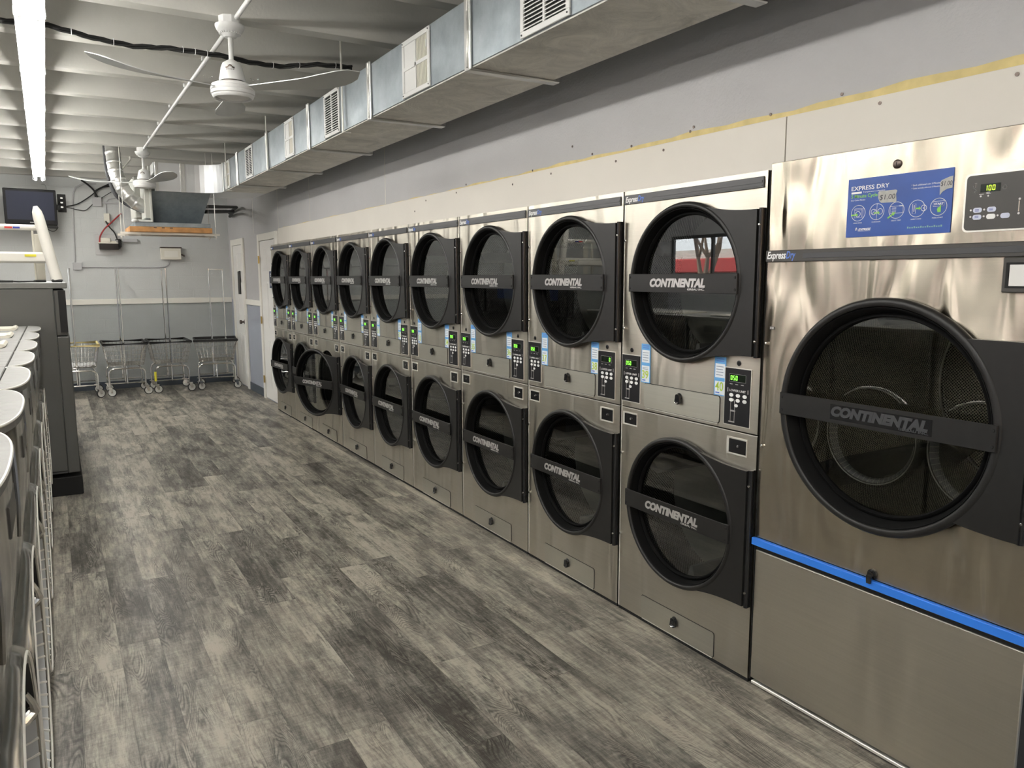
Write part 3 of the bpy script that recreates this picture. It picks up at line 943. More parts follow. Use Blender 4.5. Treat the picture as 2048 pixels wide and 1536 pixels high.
def ceiling_fan(label, x, y, angs, logo=True):
    f = thing('ceiling_fan', label, 'ceiling fan', (x, y, 2.51), 0, 'white ceiling fans under the conduit')
    mb = MB()
    mb.lathe([(0.0, 0.000), (0.050, 0.004), (0.082, 0.014), (0.088, 0.018), (0.089, 0.008), (0.096, 0.006), (0.104, 0.014), (0.105, 0.022), (0.111, 0.026), (0.112, 0.040), (0.109, 0.043), (0.112, 0.047), (0.112, 0.056), (0.108, 0.060), (0.110, 0.064), (0.106, 0.074), (0.085, 0.083), (0.075, 0.086), (0.0, 0.086)], 44)
    mb.build('rotor', M['fan_white'], f, smooth=True)
    mb = MB(); mb.lathe([(0.0, 0.086), (0.058, 0.086), (0.058, 0.096), (0.0, 0.096)], 28)
    mb.build('motor_gap', M['bronze'], f)
    mb = MB(); mb.lathe([(0.0, 0.094), (0.065, 0.094), (0.067, 0.102), (0.060, 0.135), (0.056, 0.160), (0.046, 0.184), (0.026, 0.197), (0.015, 0.203), (0.0, 0.203)], 32)
    mc = mb.build('motor_housing', M['fan_white'], f, smooth=True)
    # printed emblem on the housing facing the entrance
    em = MB()
    for k in range(-3, 4):
        a = -pi/2 - 0.35 + k*0.11
        z = 0.158 + 0.006*cos(k*1.1)
        em.box((-0.004, -0.0008, -0.004), (0.004, 0.0008, 0.004), Matrix.Translation((0.0575*cos(a), 0.0575*sin(a), z)) @ Matrix.Rotation(a+pi/2, 4, 'Z'))
    for k in range(-2, 3):
        a = -pi/2 - 0.35 + k*0.15
        em.box((-0.003, -0.0008, -0.0015), (0.003, 0.0008, 0.0015), Matrix.Translation((0.0598*cos(a), 0.0598*sin(a), 0.143)) @ Matrix.Rotation(a+pi/2, 4, 'Z'))
    em.build('emblem', M['bronze'], mc)
    mb = MB(); mb.tube([(0, 0, 0.19), (0, 0, 0.345)], 0.0125, 14); mb.build('downrod', M['fan_white'], f, smooth=True)
    mb = MB()
    pr_ = [(0.0, 0.312), (0.030, 0.315), (0.036, 0.325), (0.060, 0.342), (0.068, 0.352), (0.074, 0.366), (0.074, 0.376), (0.0, 0.376)]
    mb.lathe(pr_, 32)
    for k in range(24):
        a = 2*pi*k/24
        mb.box((0.036, -0.0022, 0.330), (0.0555, 0.0022, 0.339), Matrix.Rotation(a, 4, 'Z'))
    mb.build('canopy', M['fan_white'], f, smooth=True)
    mb = MB(); mb.lathe([(0, 0.376), (0.055, 0.376), (0.055, 0.418), (0, 0.418)], 8)
    mb.build('mounting_box', M['fan_white'], f)
    for ai, a in enumerate(angs):
        b_ = fan_blade(a, -0.15 if ai == 2 else 1.0); bo = b_.build('blade', M['fan_blade'], f, smooth=True, loc=(0, 0, 0.083))
        s_ = MB()
        for (r_, u_) in ((0.115, 0.012), (0.115, -0.012), (0.15, 0.0)):
            s_.lathe([(0, 0.0), (0.005, 0.0), (0.004, 0.004), (0, 0.005)], 8, Matrix.Rotation(a, 4, 'Z') @ Matrix.Translation((r_, u_, 0.012)))
        s_.build('blade_screw', M['chrome'], bo)
    return f
R = math.radians
ceiling_fan('white three-blade ceiling fan hanging closer to the entrance, large in view', 0.90, 4.42, (R(193), R(317), R(79)))
ceiling_fan('smaller-looking white three-blade ceiling fan in front of the air handler', 0.915, 9.15, (R(164), R(284), R(44)))
mb = MB()
mb.tube([(0.925, YF+0.05, 2.918), (0.928, 9.2, 2.918)], 0.0125, 10)
cd = tag(mb.build('ceiling_conduit', M['fan_white'], smooth=True), 'thin white conduit pipe running along the ceiling through both fans', 'conduit')
for k, yr in enumerate([y for y in ylist if 2 < y < 9.3][::1]):
    mb = MB(); mb.box((0.905, yr-0.012, 2.905), (0.895, yr+0.012, 2.929)); mb.lathe([(0, 0), (0.007, 0), (0.007, 0.012), (0, 0.012)], 8, Matrix.Translation((0.90, yr, 2.912)))
    mb.build('pipe_clip', M['fan_white'], cd)

# black cable bundle tied across the ribs
pts = []
base = [(-5.1, 5.12, 2.90), (-3.1, 5.08, 2.925), (-1.5, 5.12, 2.90), (-0.13, 5.04, 2.922), (0.08, 5.01, 2.922), (0.30, 5.10, 2.912), (0.50, 5.13, 2.904), (0.70, 5.11, 2.915), (0.96, 5.06, 2.90), (1.15, 5.10, 2.893), (1.34, 5.13, 2.90), (1.55, 5.02, 2.915), (1.76, 4.98, 2.915)]
for i in range(len(base)-1):
    for t in range(4):
        pts.append(tuple(base[i][k] + (base[i+1][k]-base[i][k])*t/4 for k in range(3)))
pts.append(base[-1])
cb = None
mb = MB()
for s_ in range(3):
    q = [(p[0], p[1]+0.010*sin(i*0.9+s_*2.1), p[2]-0.004+0.009*cos(i*0.9+s_*2.1)) for i, p in enumerate(pts)]
    mb.tube(q, 0.0075, 7)
cb = tag(mb.build('cable_bundle', M['black_soft'], smooth=True), 'black cable bundle tied across the ceiling ribs to the duct', 'cable')
for x in (0.2, 0.42, 0.75, 0.80, 0.92, 1.28, 1.45, 1.66):
    i = min(range(len(pts)), key=lambda k: abs(pts[k][0]-x))
    p = pts[i]
    mb = MB(); mb.tube([(p[0], p[1]+0.020*cos(a), p[2]-0.002+0.018*sin(a)) for a in [2*pi*k/10 for k in range(10)]], 0.002, 5, closed=True)
    mb.build('cable_tie', M['white_ink'], cb)

# ------------------------------------------------------------------ duct
DXA, DXB, DZA, DZB = 1.68, 2.12, 2.50, 2.80
duct = thing('air_duct', 'long galvanised rectangular air duct hanging below the ceiling along the wall', 'duct', (0, 0, 0))
joints = [-0.55, 0.70, 1.95, 3.20, 4.45, 5.70, 6.95, 8.20, 8.95]
for a, b_ in zip([YF+0.02]+joints[:-1], joints):
    mb = MB()
    mb.box((DXA, a, DZA+0.004), (DXB, b_, DZB), c=0.003)
    mb.build('duct_section', M['galv'], duct)
    mb = MB(); mb.box((DXA+0.004, a+0.01, DZA-0.002), (DXB-0.003, b_-0.01, DZA+0.004))
    mb.build('underside_facing', M['galv_under'], duct)
for y in joints[:-1]:
    mb = MB()
    for (p, q) in (((DXA-0.014, y-0.028, DZA-0.012), (DXA, y+0.028, DZB+0.012)), ((DXB, y-0.028, DZA-0.012), (DXB+0.03, y+0.028, DZB+0.012)), ((DXA-0.014, y-0.028, DZA-0.014), (DXB+0.03, y+0.028, DZA-0.0025))):
        mb.box(p, q, c=0.004)
    mb.tube([(DXA-0.016, y-0.008+0.004*sin(k), DZA+(DZB-DZA)*k/10) for k in range(11)], 0.006, 6)
    mb.build('joint_flange', M['foil'], duct)
def grille(y0, y1, style):
    g = MB()
    z0, z1 = DZA+0.008, DZB-0.008
    x = DXA
    t = 0.024
    g.box((x-0.010, y0, z0), (x-0.0005, y1, z0+t), c=0.002); g.box((x-0.010, y0, z1-t), (x-0.0005, y1, z1), c=0.002)
    g.box((x-0.010, y0, z0+t), (x-0.0005, y0+t, z1-t), c=0.002); g.box((x-0.010, y1-t, z0+t), (x-0.0005, y1, z1-t), c=0.002)
    ym = (y0+y1)/2
    g.box((x-0.009, ym-0.007, z0+t), (x-0.0005, ym+0.007, z1-t))
    if style != 'black': g.box((x-0.009, y0+t, (z0+z1)/2-0.009), (x-0.0005, y1-t, (z0+z1)/2+0.009))
    fr = g.build('air_grille', M['white_paint'], duct)
    b_ = MB(); b_.box((x-0.001, y0+t, z0+t), (x-0.0002, y1-t, z1-t))
    b_.build('grille_opening', M['dark_gap'], fr)
    if style == 'black':
        l = MB()
        for k in range(15):
            z = z0+t+0.008 + k*(z1-z0-2*t-0.010)/15
            l.box((x-0.0085, y0+t, z-0.0022), (x-0.0045, y1-t, z+0.0022))
        l.build('louver', M['white_paint'], fr)
    else:
        l = MB()
        ya, yb = y0+t, ym-0.007
        for k in range(10):
            y = ya + (yb-ya)*(k+0.5)/10
            l.box((x-0.006, y-0.0035, z0+t), (x-0.002, y+0.0035, z1-t))
        l.build('louver', M['cream'], fr)
        l = MB()
        l.box((x-0.0045, ym+0.007, z0+t), (x-0.002, y1-t, z1-t))
        l.build('damper', M['white_paint'] if style == 'white' else M['cream'], fr)
        l = MB(); l.box((x-0.012, y0+t+0.004, (z0+z1)/2+0.05), (x-0.006, y0+t+0.012, (z0+z1)/2+0.085)); l.build('damper_lever', M['white_paint'], fr)
    s_ = MB()
    for yy in (y0+0.012, y1-0.012):
        for zz in (z0+0.012, z1-0.012):
            s_.lathe([(0, 0), (0.004, 0), (0.003, 0.003), (0, 0.003)], 8, axis_T((x-0.010, yy, zz), (-1, 0, 0)))
    s_.build('grille_screw', M['band'], fr)
grille(2.41, 2.75, 'black'); grille(5.0, 5.32, 'black'); grille(7.52, 7.82, 'black')
grille(3.61, 3.95, 'white'); grille(6.10, 6.36, 'white'); grille(8.58, 8.86, 'white'); grille(1.12, 1.46, 'white'); grille(-0.1, 0.24, 'black')
# elbow toward the air handler
mb = MB()
outer, inner = [], []
# plan outline: swept box turning from +Y to -X with a rounded inner corner
inn = [(DXA, 8.95)] + [(DXA-0.25+0.25*cos(a), 8.98+0.25*sin(a)) for a in [k*pi/2/8 for k in range(9)]] + [(1.02, 9.23)]
out_ = [(DXB, 8.95)] + [(DXB-0.30+0.30*cos(a), 9.40+0.30*sin(a)) for a in [k*pi/2/8 for k in range(9)]] + [(1.02, 9.70)]
poly = inn + out_[::-1]
mb.prism(poly, DZA, DZB)
mb.build('duct_elbow', M['galv_lit'], duct)
for a_, b_ in (((1.28, 9.219), (1.33, 9.23)), ((DXA-0.012, 8.93), (DXA+0.001, 8.98)), ((1.03, 9.216), (1.06, 9.23))):
    mb = MB(); mb.box((*a_, DZA-0.004), (*b_, DZB+0.004), c=0.002)
    mb.build('elbow_seam', M['foil'], duct)
# duct hangers
for y in (1.2, 4.9, 6.9, 8.7, 10.0):
    if y > 9: continue
    mb = MB(); mb.box((DXA-0.022, y-0.010, DZA-0.01), (DXA-0.016, y+0.010, ZT-0.03)); mb.box((DXA-0.022, y-0.010, DZA-0.016), (DXA+0.03, y+0.010, DZA-0.010))
    mb.build('hanger_strap', M['bright_edge'], duct)

# ------------------------------------------------------------------ air handler hanging at the back
ah = thing('air_handler', 'hanging air handler with dark tapered plenum on a wooden frame at the back', 'air handler', (0, 0, 0))
mb = MB()
A = [(0.985, 9.24, 2.498), (1.585, 9.24, 2.498), (1.585, 9.69, 2.498), (0.985, 9.69, 2.498)]
B = [(0.995, 9.46, 2.17), (1.50, 9.46, 2.17), (1.50, 9.68, 2.17), (0.995, 9.68, 2.17)]
mb.add(A+B, [(0,1,2,3), (4,7,6,5), (0,4,5,1), (1,5,6,2), (2,6,7,3), (3,7,4,0)])
mb.build('plenum', M['galv'], ah)
mb = MB(); mb.box((0.962, 9.22, 2.16), (0.985, 9.26, 2.76), c=0.003); mb.box((0.915, 9.262, 2.21), (0.984, 9.66, 2.70), c=0.006)
mb.build('casing', M['ahu'], ah)
mb = MB(); mb.box((0.86, 9.75, 2.24), (1.30, 10.3, 2.70), c=0.01)
mb.build('blower_cabinet', M['ahu'], ah)
mb = MB(); mb.box((0.80, 9.20, 2.118), (1.56, 9.72, 2.165), c=0.004); mb.box((0.84, 9.22, 2.13), (0.97, 9.70, 2.19), c=0.01)
mb.build('drain_pan', M['galv'], ah)
mb = MB()
mb.box((0.745, 9.19, 2.062), (1.575, 9.235, 2.118), c=0.003); mb.box((0.745, 9.70, 2.062), (1.575, 9.74, 2.118), c=0.003)
mb.box((0.745, 9.235, 2.066), (0.785, 9.70, 2.115)); mb.box((1.535, 9.235, 2.066), (1.575, 9.70, 2.115)); mb.box((1.1, 9.235, 2.066), (1.16, 9.70, 2.115))
wf = mb.build('wooden_frame', M['wood'], ah)
mb = MB()
for x in (0.98, 1.06, 1.14): mb.box((x, 9.188, 2.104), (x+0.03, 9.1905, 2.112))
mb.build('notch', M['bronze'], wf)
for y in (9.25, 9.66):
    mb = MB(); mb.box((0.66, y-0.014, 2.038), (1.66, y+0.014, 2.061)); mb.build('trapeze_bar', M['bright_edge'], ah)
for (x, y) in ((0.70, 9.25), (0.70, 9.66), (1.62, 9.25), (1.62, 9.66)):
    mb = MB(); mb.tube([(x, y, 2.00), (x, y, ZT-0.05)], 0.0032, 6); mb.lathe([(0, 0), (0.012, 0), (0.012, 0.012), (0, 0.012)], 6, Matrix.Translation((x, y, 2.02)))
    mb.build('threaded_rod', M['bright_edge'], ah)
mb = MB(); mb.lathe([(0, 0), (0.03, 0), (0.033, 0.015), (0.02, 0.03), (0, 0.032)], 16, Matrix.Translation((0.80, 9.18, 2.165))); mb.tube([(0.80, 9.19, 2.18), (0.90, 9.20, 2.176), (0.97, 9.21, 2.176)], 0.012, 8)
mb.build('drain_fitting', M['white_paint'], ah, smooth=True)
# flexible duct with ribs
def flex(path, r, n=60):
    # catmull sampling
    P_ = [Vector(p) for p in path]
    out = []
    m = len(P_)
    for i in range(n):
        t = i/(n-1)*(m-1); k = min(int(t), m-2); u = t-k
        p0, p1, p2, p3 = P_[max(k-1, 0)], P_[k], P_[k+1], P_[min(k+2, m-1)]
        out.append(0.5*((2*p1)+(-p0+p2)*u+(2*p0-5*p1+4*p2-p3)*u*u+(-p0+3*p1-3*p2+p3)*u*u*u))
    return out
q = flex([(0.66, 9.55, 3.0), (0.665, 9.5, 2.82), (0.68, 9.45, 2.66), (0.74, 9.42, 2.50), (0.85, 9.42, 2.38), (0.955, 9.45, 2.34)], 0.075, 90)
mb = MB(); mb.tube(q, [0.072 + (0.006 if i % 10 < 2 else (0.002 if i % 2 else 0)) for i in range(90)], 16)
tag(mb.build('flexible_duct', M['foil'], smooth=True), 'silver flexible duct hose curving from the ceiling into the air handler', 'duct hose')
q = flex([(0.60, 9.75, 3.1), (0.60, 9.72, 2.83), (0.615, 9.70, 2.66), (0.675, 9.69, 2.48), (0.78, 9.69, 2.38), (0.905, 9.60, 2.31)], 0.02, 50)
mb = MB(); mb.tube(q, 0.020, 8); mb.tube([p+Vector((0.045, -0.01, 0.012)) for p in q], 0.012, 6)
tag(mb.build('refrigerant_line', simple('insulated_line', (0.05, 0.05, 0.055), 0.6), smooth=True), 'black insulated line hose curving down beside the silver flexible duct', 'hose')
# diagonal bracing and dark gas pipe behind, plus service pipes to the side wall
mb = MB(); mb.tube([(0.86, 9.9, 2.90), (0.72, 9.9, 2.72)], 0.012, 6); mb.tube([(0.86, 9.9, 2.90), (0.86, 9.9, 3.1)], 0.012, 6)
tag(mb.build('ceiling_bracket', M['bright_edge']), 'bent steel bracket hanging from the ceiling above the second fan', 'bracket')
mb = MB(); mb.tube([(1.60, 9.75, 2.34), (2.2, 11.2, 2.47), (XR-0.03, 11.95, 2.46)], 0.022, 8)
mb.tube([(1.60, 9.75, 2.40), (2.25, 11.2, 2.53), (XR-0.03, 11.98, 2.51)], 0.02, 8)
tag(mb.build('gas_pipe', M['black_soft']), 'dark twin pipes running from the air handler into the corner wall', 'pipe')

# ------------------------------------------------------------------ stacked dryers
def ring_pts(cy_, cz, r, x, n=64):
    return [(x, cy_+r*cos(2*pi*k/n), cz+r*sin(2*pi*k/n)) for k in range(n)]
def rect_ring(y0, y1, z0, z1, cy_, cz, x, n=64):
    out = []
    angs = [2*pi*k/n for k in range(n)]
    # snap the nearest sample to each corner
    cor = {}
    for (yy, zz) in ((y0, z0), (y1, z0), (y1, z1), (y0, z1)):
        a = math.atan2(zz-cz, yy-cy_) % (2*pi)
        k = min(range(n), key=lambda i: min(abs(angs[i]-a), 2*pi-abs(angs[i]-a)))
        cor[k] = (yy, zz)
    for k, a in enumerate(angs):
        if k in cor: out.append((x, *cor[k])); continue
        c, s_ = cos(a), sin(a)
        t = 1e9
        if c > 1e-9: t = min(t, (y1-cy_)/c)
        if c < -1e-9: t = min(t, (y0-cy_)/c)
        if s_ > 1e-9: t = min(t, (z1-cz)/s_)
        if s_ < -1e-9: t = min(t, (z0-cz)/s_)
        out.append((x, cy_+c*t, cz+s_*t))
    return out
def panel_hole(mb, y0, y1, z0, z1, cy_, cz, r, x=0.0, th=0.012):
    o_ = rect_ring(y0, y1, z0, z1, cy_, cz, x)
    i_ = ring_pts(cy_, cz, r, x)
    mb.bridge(o_, i_)
    mb.bridge(i_, ring_pts(cy_, cz, r, x+th))
    mb.bridge([(x+th, p[1], p[2]) for p in o_], o_)

def drum_mesh(name, cy_, cz, r, depth, mat, parent, x0=0.05, back=True, uvk=1.0):
    n = 48
    vs, fs, uvs = [], [], []
    rows = [(x0, r*0.985), (x0+0.02, r), (x0+depth, r)]
    for x, rr in rows:
        for k in range(n+1):
            a = 2*pi*k/n
            vs.append((x, cy_+rr*cos(a), cz+rr*sin(a)))
    N1 = n+1
    faces = []
    for j in range(len(rows)-1):
        for k in range(n):
            faces.append((j*N1+k, j*N1+k+1, (j+1)*N1+k+1, (j+1)*N1+k))
    me = bpy.data.meshes.new(name)
    base = len(vs)
    # back plate as ring fan
    br = [(x0+depth, r*f) for f in (1.0, 0.66, 0.33, 0.02)]
    for x, rr in br:
        for k in range(n+1):
            a = 2*pi*k/n
            vs.append((x, cy_+rr*cos(a), cz+rr*sin(a)))
    for j in range(len(br)-1 if back else 0):
        for k in range(n):
            faces.append((base+j*N1+k, base+j*N1+k+1, base+(j+1)*N1+k+1, base+(j+1)*N1+k))
    me.from_pydata(vs, [], faces)
    uvl = me.uv_layers.new(name='UVMap')
    circ = 2*pi*r
    for p in me.polygons:
        for li in p.loop_indices:
            vi = me.loops[li].vertex_index
            co = me.vertices[vi].co
            if vi < base:
                k = vi % N1; j = vi // N1
                uvl.data[li].uv = (k/n*circ*uvk, rows[j][0]*uvk)
            else:
                uvl.data[li].uv = ((co.y-cy_)*uvk+0.5, (co.z-cz)*uvk+0.5)
    me.materials.append(mat)
    me.shade_smooth(); me.set_sharp_from_angle(angle=math.radians(35))
    o = bpy.data.objects.new(name, me); COL.objects.link(o); o.parent = parent
    return o

VC = 0.405          # door centre, measured from the near edge
def dryer_door(parent, zc, R_, hinge_y, vc, ring_w=0.022, prot=0.034, glass_r=None, bar_h=0.077, bar_out=0.010, plate_hi=0.267, plate_lo=-0.267, glass=None, rod=True, name='door', join_a=1.18, edge_y=None):
    """door part: empty-free: the ring mesh is the part; its origin sits on the hinge axis"""
    hx = -0.017
    O = Vector((hx, hinge_y, zc))
    def L_(p): return (p[0]-O.x, p[1]-O.y, p[2]-O.z)
    glass_r = glass_r or 0.273
    n = 72
    mb = MB()
    # ring: lathe profile about the X axis: (radius, x)
    ri = R_-ring_w
    prof = [(R_-0.010, -0.003), (R_, -0.010), (R_+0.001, -prot+0.012), (R_-0.004, -prot+0.003), (R_-0.010, -prot), (ri+0.006, -prot), (ri+0.001, -prot+0.004),
            (ri, -prot+0.010), (ri-0.001, -0.002), (R_-0.010, -0.001)]
    T = Matrix.Translation(L_((0, vc, zc))) @ Matrix(((0, 0, 1, 0), (1, 0, 0, 0), (0, 1, 0, 0), (0, 0, 0, 1)))
    mb.lathe([(r, x) for r, x in prof], n, T, closed=True)
    ring = mb.build(name, M['black'], parent, smooth=True, loc=tuple(O), angle=50)
    mb = MB()
    mb.lathe([(ri-0.0015, -prot+0.006), (ri-0.005, -prot+0.008), (glass_r+0.015, 0.012), (glass_r+0.011, 0.006), (glass_r+0.004, 0.004), (glass_r, 0.012), (glass_r, 0.026), (ri-0.0015, 0.026)], n, T, closed=True)
    mb.build('door_inner_wall', M['recess_black'], ring, smooth=True, angle=45)
    # hinge plate with concave shoulders
    pl = []
    a1 = join_a
    ye = edge_y if edge_y is not None else hinge_y+0.018
    rr = R_-0.004
    steps = 10
    p0 = (vc + rr*cos(pi-a1)*1.0, zc + rr*sin(a1))
    y_start, z_start = vc - rr*cos(a1)*1.0, zc + rr*sin(a1)
    top = []
    for k in range(steps+1):
        t = k/steps
        y = y_start + (ye-y_start)*t
        z = z_start + (zc+plate_hi-z_start)*(1-(1-t)**2.2)
        if plate_hi > 0.9*R_: z = z_start + (zc+plate_hi-z_start)*(t)
        top.append((y, z))
    bot = []
    z_startb = zc - rr*sin(a1)
    for k in range(steps+1):
        t = k/steps
        y = y_start + (ye-y_start)*t
        z = z_startb + (zc+plate_lo-z_startb)*(1-(1-t)**2.2)
        bot.append((y, z))
    arcp = []
    for k in range(13):
        a = pi - a1*1.0 + (2*a1)*k/12
        # along the ring on the near (-y) side, from top to bottom
        arcp.append((vc - (R_-0.012)*cos(a1 - 2*a1*k/12), zc + (R_-0.012)*sin(a1 - 2*a1*k/12)))
    poly = top + bot[::-1] + arcp[::-1][1:-1]
    mb = MB()
    TT = Matrix(((0, 0, 1, 0), (1, 0, 0, 0), (0, 1, 0, 0), (0, 0, 0, 1)))
    mb.prism(poly, -prot+0.004, -0.012, Matrix.Translation(-O) @ TT)
    mb.build('hinge_plate', M['black'], ring)

    if rod:
        mb = MB()
        z0, z1 = zc+plate_lo-0.004, zc+plate_hi+0.004
        mb.tube([L_((-0.017, hinge_y, z0)), L_((-0.017, hinge_y, z1))], 0.0090, 12)
        mb.box(L_((-0.014, hinge_y-0.007, z0)), L_((-0.0008, hinge_y+0.004, z1)))
        for zz in (z0+0.04, z1-0.04):
            mb.lathe([(0.0106, -0.0015), (0.0106, 0.0015)], 12, Matrix.Translation(L_((-0.017, hinge_y, zz))))
        mb.build('hinge', M['black_gloss'], ring, smooth=True)
        for zz in (z0+0.06, z1-0.06):
            mb = MB()
            mb.lathe([(0, 0), (0.005, 0), (0.0045, 0.003), (0, 0.004)], 10, axis_T(L_((-0.0255, hinge_y, zz)), (-1, 0, 0)))
            mb.build('hinge_screw', M['chrome'], ring)
    mb = MB()
    T2 = Matrix.Translation(L_((0.018, vc, zc))) @ Matrix(((0, 0, 1, 0), (1, 0, 0, 0), (0, 1, 0, 0), (0, 0, 0, 1)))
    mb.lathe([(0.0, 0.0), (glass_r*0.35, 0.0), (glass_r*0.7, 0.0), (glass_r+0.001, 0.0)], n, T2)
    vs_n = len(mb.v)
    gl = mb.build('door_glass', glass or M['glass'], ring, smooth=True)
    # bright lip around the glass
    # cross bar
    xb = -prot-bar_out
    mb = MB()
    hw = R_ - 0.010
    mb.box(L_((xb, vc-hw, zc-bar_h/2)), L_((xb+0.0055, vc+hw, zc+bar_h/2)), c=0.0015)
    mb.box(L_((xb+0.0055, vc-hw, zc-bar_h/2)), L_((-prot-0.0008, vc-hw+0.022, zc+bar_h/2)), c=0.001)
    mb.box(L_((xb+0.0055, vc+hw-0.022, zc-bar_h/2)), L_((-prot-0.0008, vc+hw, zc+bar_h/2)), c=0.001)
    mb.build('cross_bar', M['black'], ring)
    mb = MB()
    for s_ in (-1, 1):
        for zz in (-1, 1):
            mb.lathe([(0, 0), (0.0055, 0), (0.0045, 0.0018), (0, 0.002)], 10, axis_T(L_((xb, vc+s_*(hw-0.010), zc+zz*bar_h*0.30)), (-1, 0, 0)))
    mb.build('bar_screw', M['dark_gap'], ring)
    return ring, O, xb

MIRROR_NOTE = None
def brand_on_bar(ring, O, xb, vc, zc, L0=0.323, h=0.033, drop=-0.002, mat='silver_ink', left=None, plate=False):
    """CONTINENTAL and the small line below it"""
    y_left = (left if left is not None else vc+0.172)
    items = [('CONTINENTAL', xb-0.0004-O.x, y_left-O.y, zc+drop-0.012-O.z, h*1.36, dict(width=L0, bold=0.0026, shear=0.22, depth=0.0007)),
             ('GIRBAU INC.', xb-0.0004-O.x, y_left-L0+0.098-O.y, zc+drop-0.0255-O.z, h*0.33, dict(width=0.095, bold=0.0003, depth=0.0004))]
    return join_text(items, 'brand_lettering', M[mat], ring)

def control_panel(parent, yl, yr, z0, z1, label_txt, disp_txt, price_pos='full'):
    """black panel on the front; yl = left edge as read (larger y)"""
    mb = MB(); mb.box((-0.0045, yr, z0), (-0.0005, yl, z1), c=0.0012)
    cpn = mb.build('control_panel', M['ctl'], parent)
    w = yl-yr
    x = -0.0047
    mb = MB()
    mb.box((-0.0030, yr-0.003, z0-0.003), (-0.0004, yl+0.003, z0-0.0002)); mb.box((-0.0030, yr-0.003, z1+0.0002), (-0.0004, yl+0.003, z1+0.003))
    mb.box((-0.0030, yr-0.003, z0), (-0.0004, yr-0.0002, z1)); mb.box((-0.0030, yl+0.0002, z0), (-0.0004, yl+0.003, z1))
    mb.build('panel_rim', M['bright_edge'], cpn)
    # display window with pale outline
    mb = MB()
    dy0, dy1, dz0, dz1 = yl-0.105, yl-0.024, z1-0.050, z1-0.022
    mb.box((x-0.0003, dy0, dz0), (x, dy1, dz1))
    mb.build('display', M['led_back'], cpn)
    mb = MB()
    t = 0.0009
    for (a, b_) in (((dy0, dz0-t), (dy1, dz0)), ((dy0, dz1), (dy1, dz1+t)), ((dy0-t, dz0), (dy0, dz1)), ((dy1, dz0), (dy1+t, dz1))):
        mb.box((x-0.0004, a[0], a[1]), (x, b_[0], b_[1]))
    items_mb = mb
    # arrows
    for yy in (yl-0.017, yl-0.118):
        mb.box((x-0.0004, yy-0.002, z1-0.092), (x, yy+0.002, z1-0.076))
    # coin slot outline
    cyy = yl-0.044
    arcp = [(x-0.0002, cyy+0.010*cos(a), z0+0.080+0.022*sin(a)) for a in [pi*k/10 for k in range(11)]]
    pts = [(x-0.0002, cyy+0.010, z0+0.012)] + arcp + [(x-0.0002, cyy-0.010, z0+0.012)]
    mb.tube(pts, 0.0010, 4)
    mb.box((x-0.002, cyy-0.014, z0+0.052), (x, cyy+0.010, z0+0.058)); mb.box((x-0.002, cyy-0.012, z0+0.010), (x, cyy+0.018, z0+0.014))
    # small print over the display
    for k in range(3):
        mb.box((x-0.0003, yl-0.040-k*0.028, z1-0.062), (x, yl-0.026-k*0.028, z1-0.059))
    mb.build('panel_marking', M['silver_ink'], cpn)
    mb = MB(); seven_seg(disp_txt[0], x-0.0005, yl-0.030-disp_txt[1], z1-0.045, 0.018, mb)
    mb.build('display_digit', M['led'], cpn)
    lt = join_text([(label_txt, x-0.0001, yl-0.026, z1-0.089, 0.0125, dict(width=w*0.63, depth=0.0003))], 'panel_lettering', M['white_ink'], cpn)
    mb = MB()
    for r_ in range(2):
        for c_ in range(3):
            yy = yl-0.036-c_*0.0335; zz = z1-0.103-r_*0.019
            mb.lathe([(0.0, 0.0), (0.0082, 0.0), (0.0082, 0.0012), (0.0, 0.0016)], 14, Matrix.Translation((x, yy, zz)) @ Matrix(((0, 0, -1, 0), (-1.28, 0, 0, 0), (0, 0.86, 0, 0), (0, 0, 0, 1))))
    yy = yl-0.062; zz = z1-0.142
    mb.lathe([(0.0, 0.0), (0.0072, 0.0), (0.0072, 0.0012), (0.0, 0.0016)], 14, Matrix.Translation((x, yy, zz)) @ Matrix(((0, 0, -1, 0), (-1.28, 0, 0, 0), (0, 0.86, 0, 0), (0, 0, 0, 1))))
    mb.build('button', M['button_white'], cpn)
    return cpn

def number_sticker(parent, yl, z1, num, h=0.172, w=0.060):
    yr = yl-w; z0 = z1-h
    mb = MB(); mb.box((-0.0012, yr, z0), (-0.0004, yl, z1))
    st = mb.build('number_sticker', M['stick_blue'], parent)
    mb = MB()
    mb.box((-0.0015, yr+0.005, z1-0.082), (-0.0011, yl-0.005, z1-0.027))
    mb.box((-0.0015, yr+0.005, z0+0.004), (-0.0011, yl-0.005, z1-0.096))
    mb.build('sticker_field', M['stick_white'], st)
    mb = MB()
    for k in range(4): mb.box((-0.0018, yr+0.012+0.003*(k % 2), z1-0.040-k*0.011), (-0.0014, yl-0.010, z1-0.037-k*0.011))
    for k in range(2 if h > 0.16 else 0): mb.box((-0.0018, yr+0.014, z1-0.106-k*0.006), (-0.0014, yl-0.010, z1-0.104-k*0.006))
    mb.build('small_print', M['stick_grey'], st)
    mb = MB()
    mb.box((-0.0018, yl-0.030, z0+0.009), (-0.0014, yl-0.009, z0+0.014))
    for k in range(2): mb.box((-0.0013, yr+0.010, z1-0.010-k*0.009), (-0.0011, yl-0.010, z1-0.0065-k*0.009))
    mb.build('sticker_mark', M['blue_ink'], st)
    join_text([(str(num), -0.0022, yl-0.0075, z0+0.020, 0.050, dict(width=w-0.018, bold=0.0003, depth=0.0003))], 'sticker_number', M['stick_green'], st)
    return st

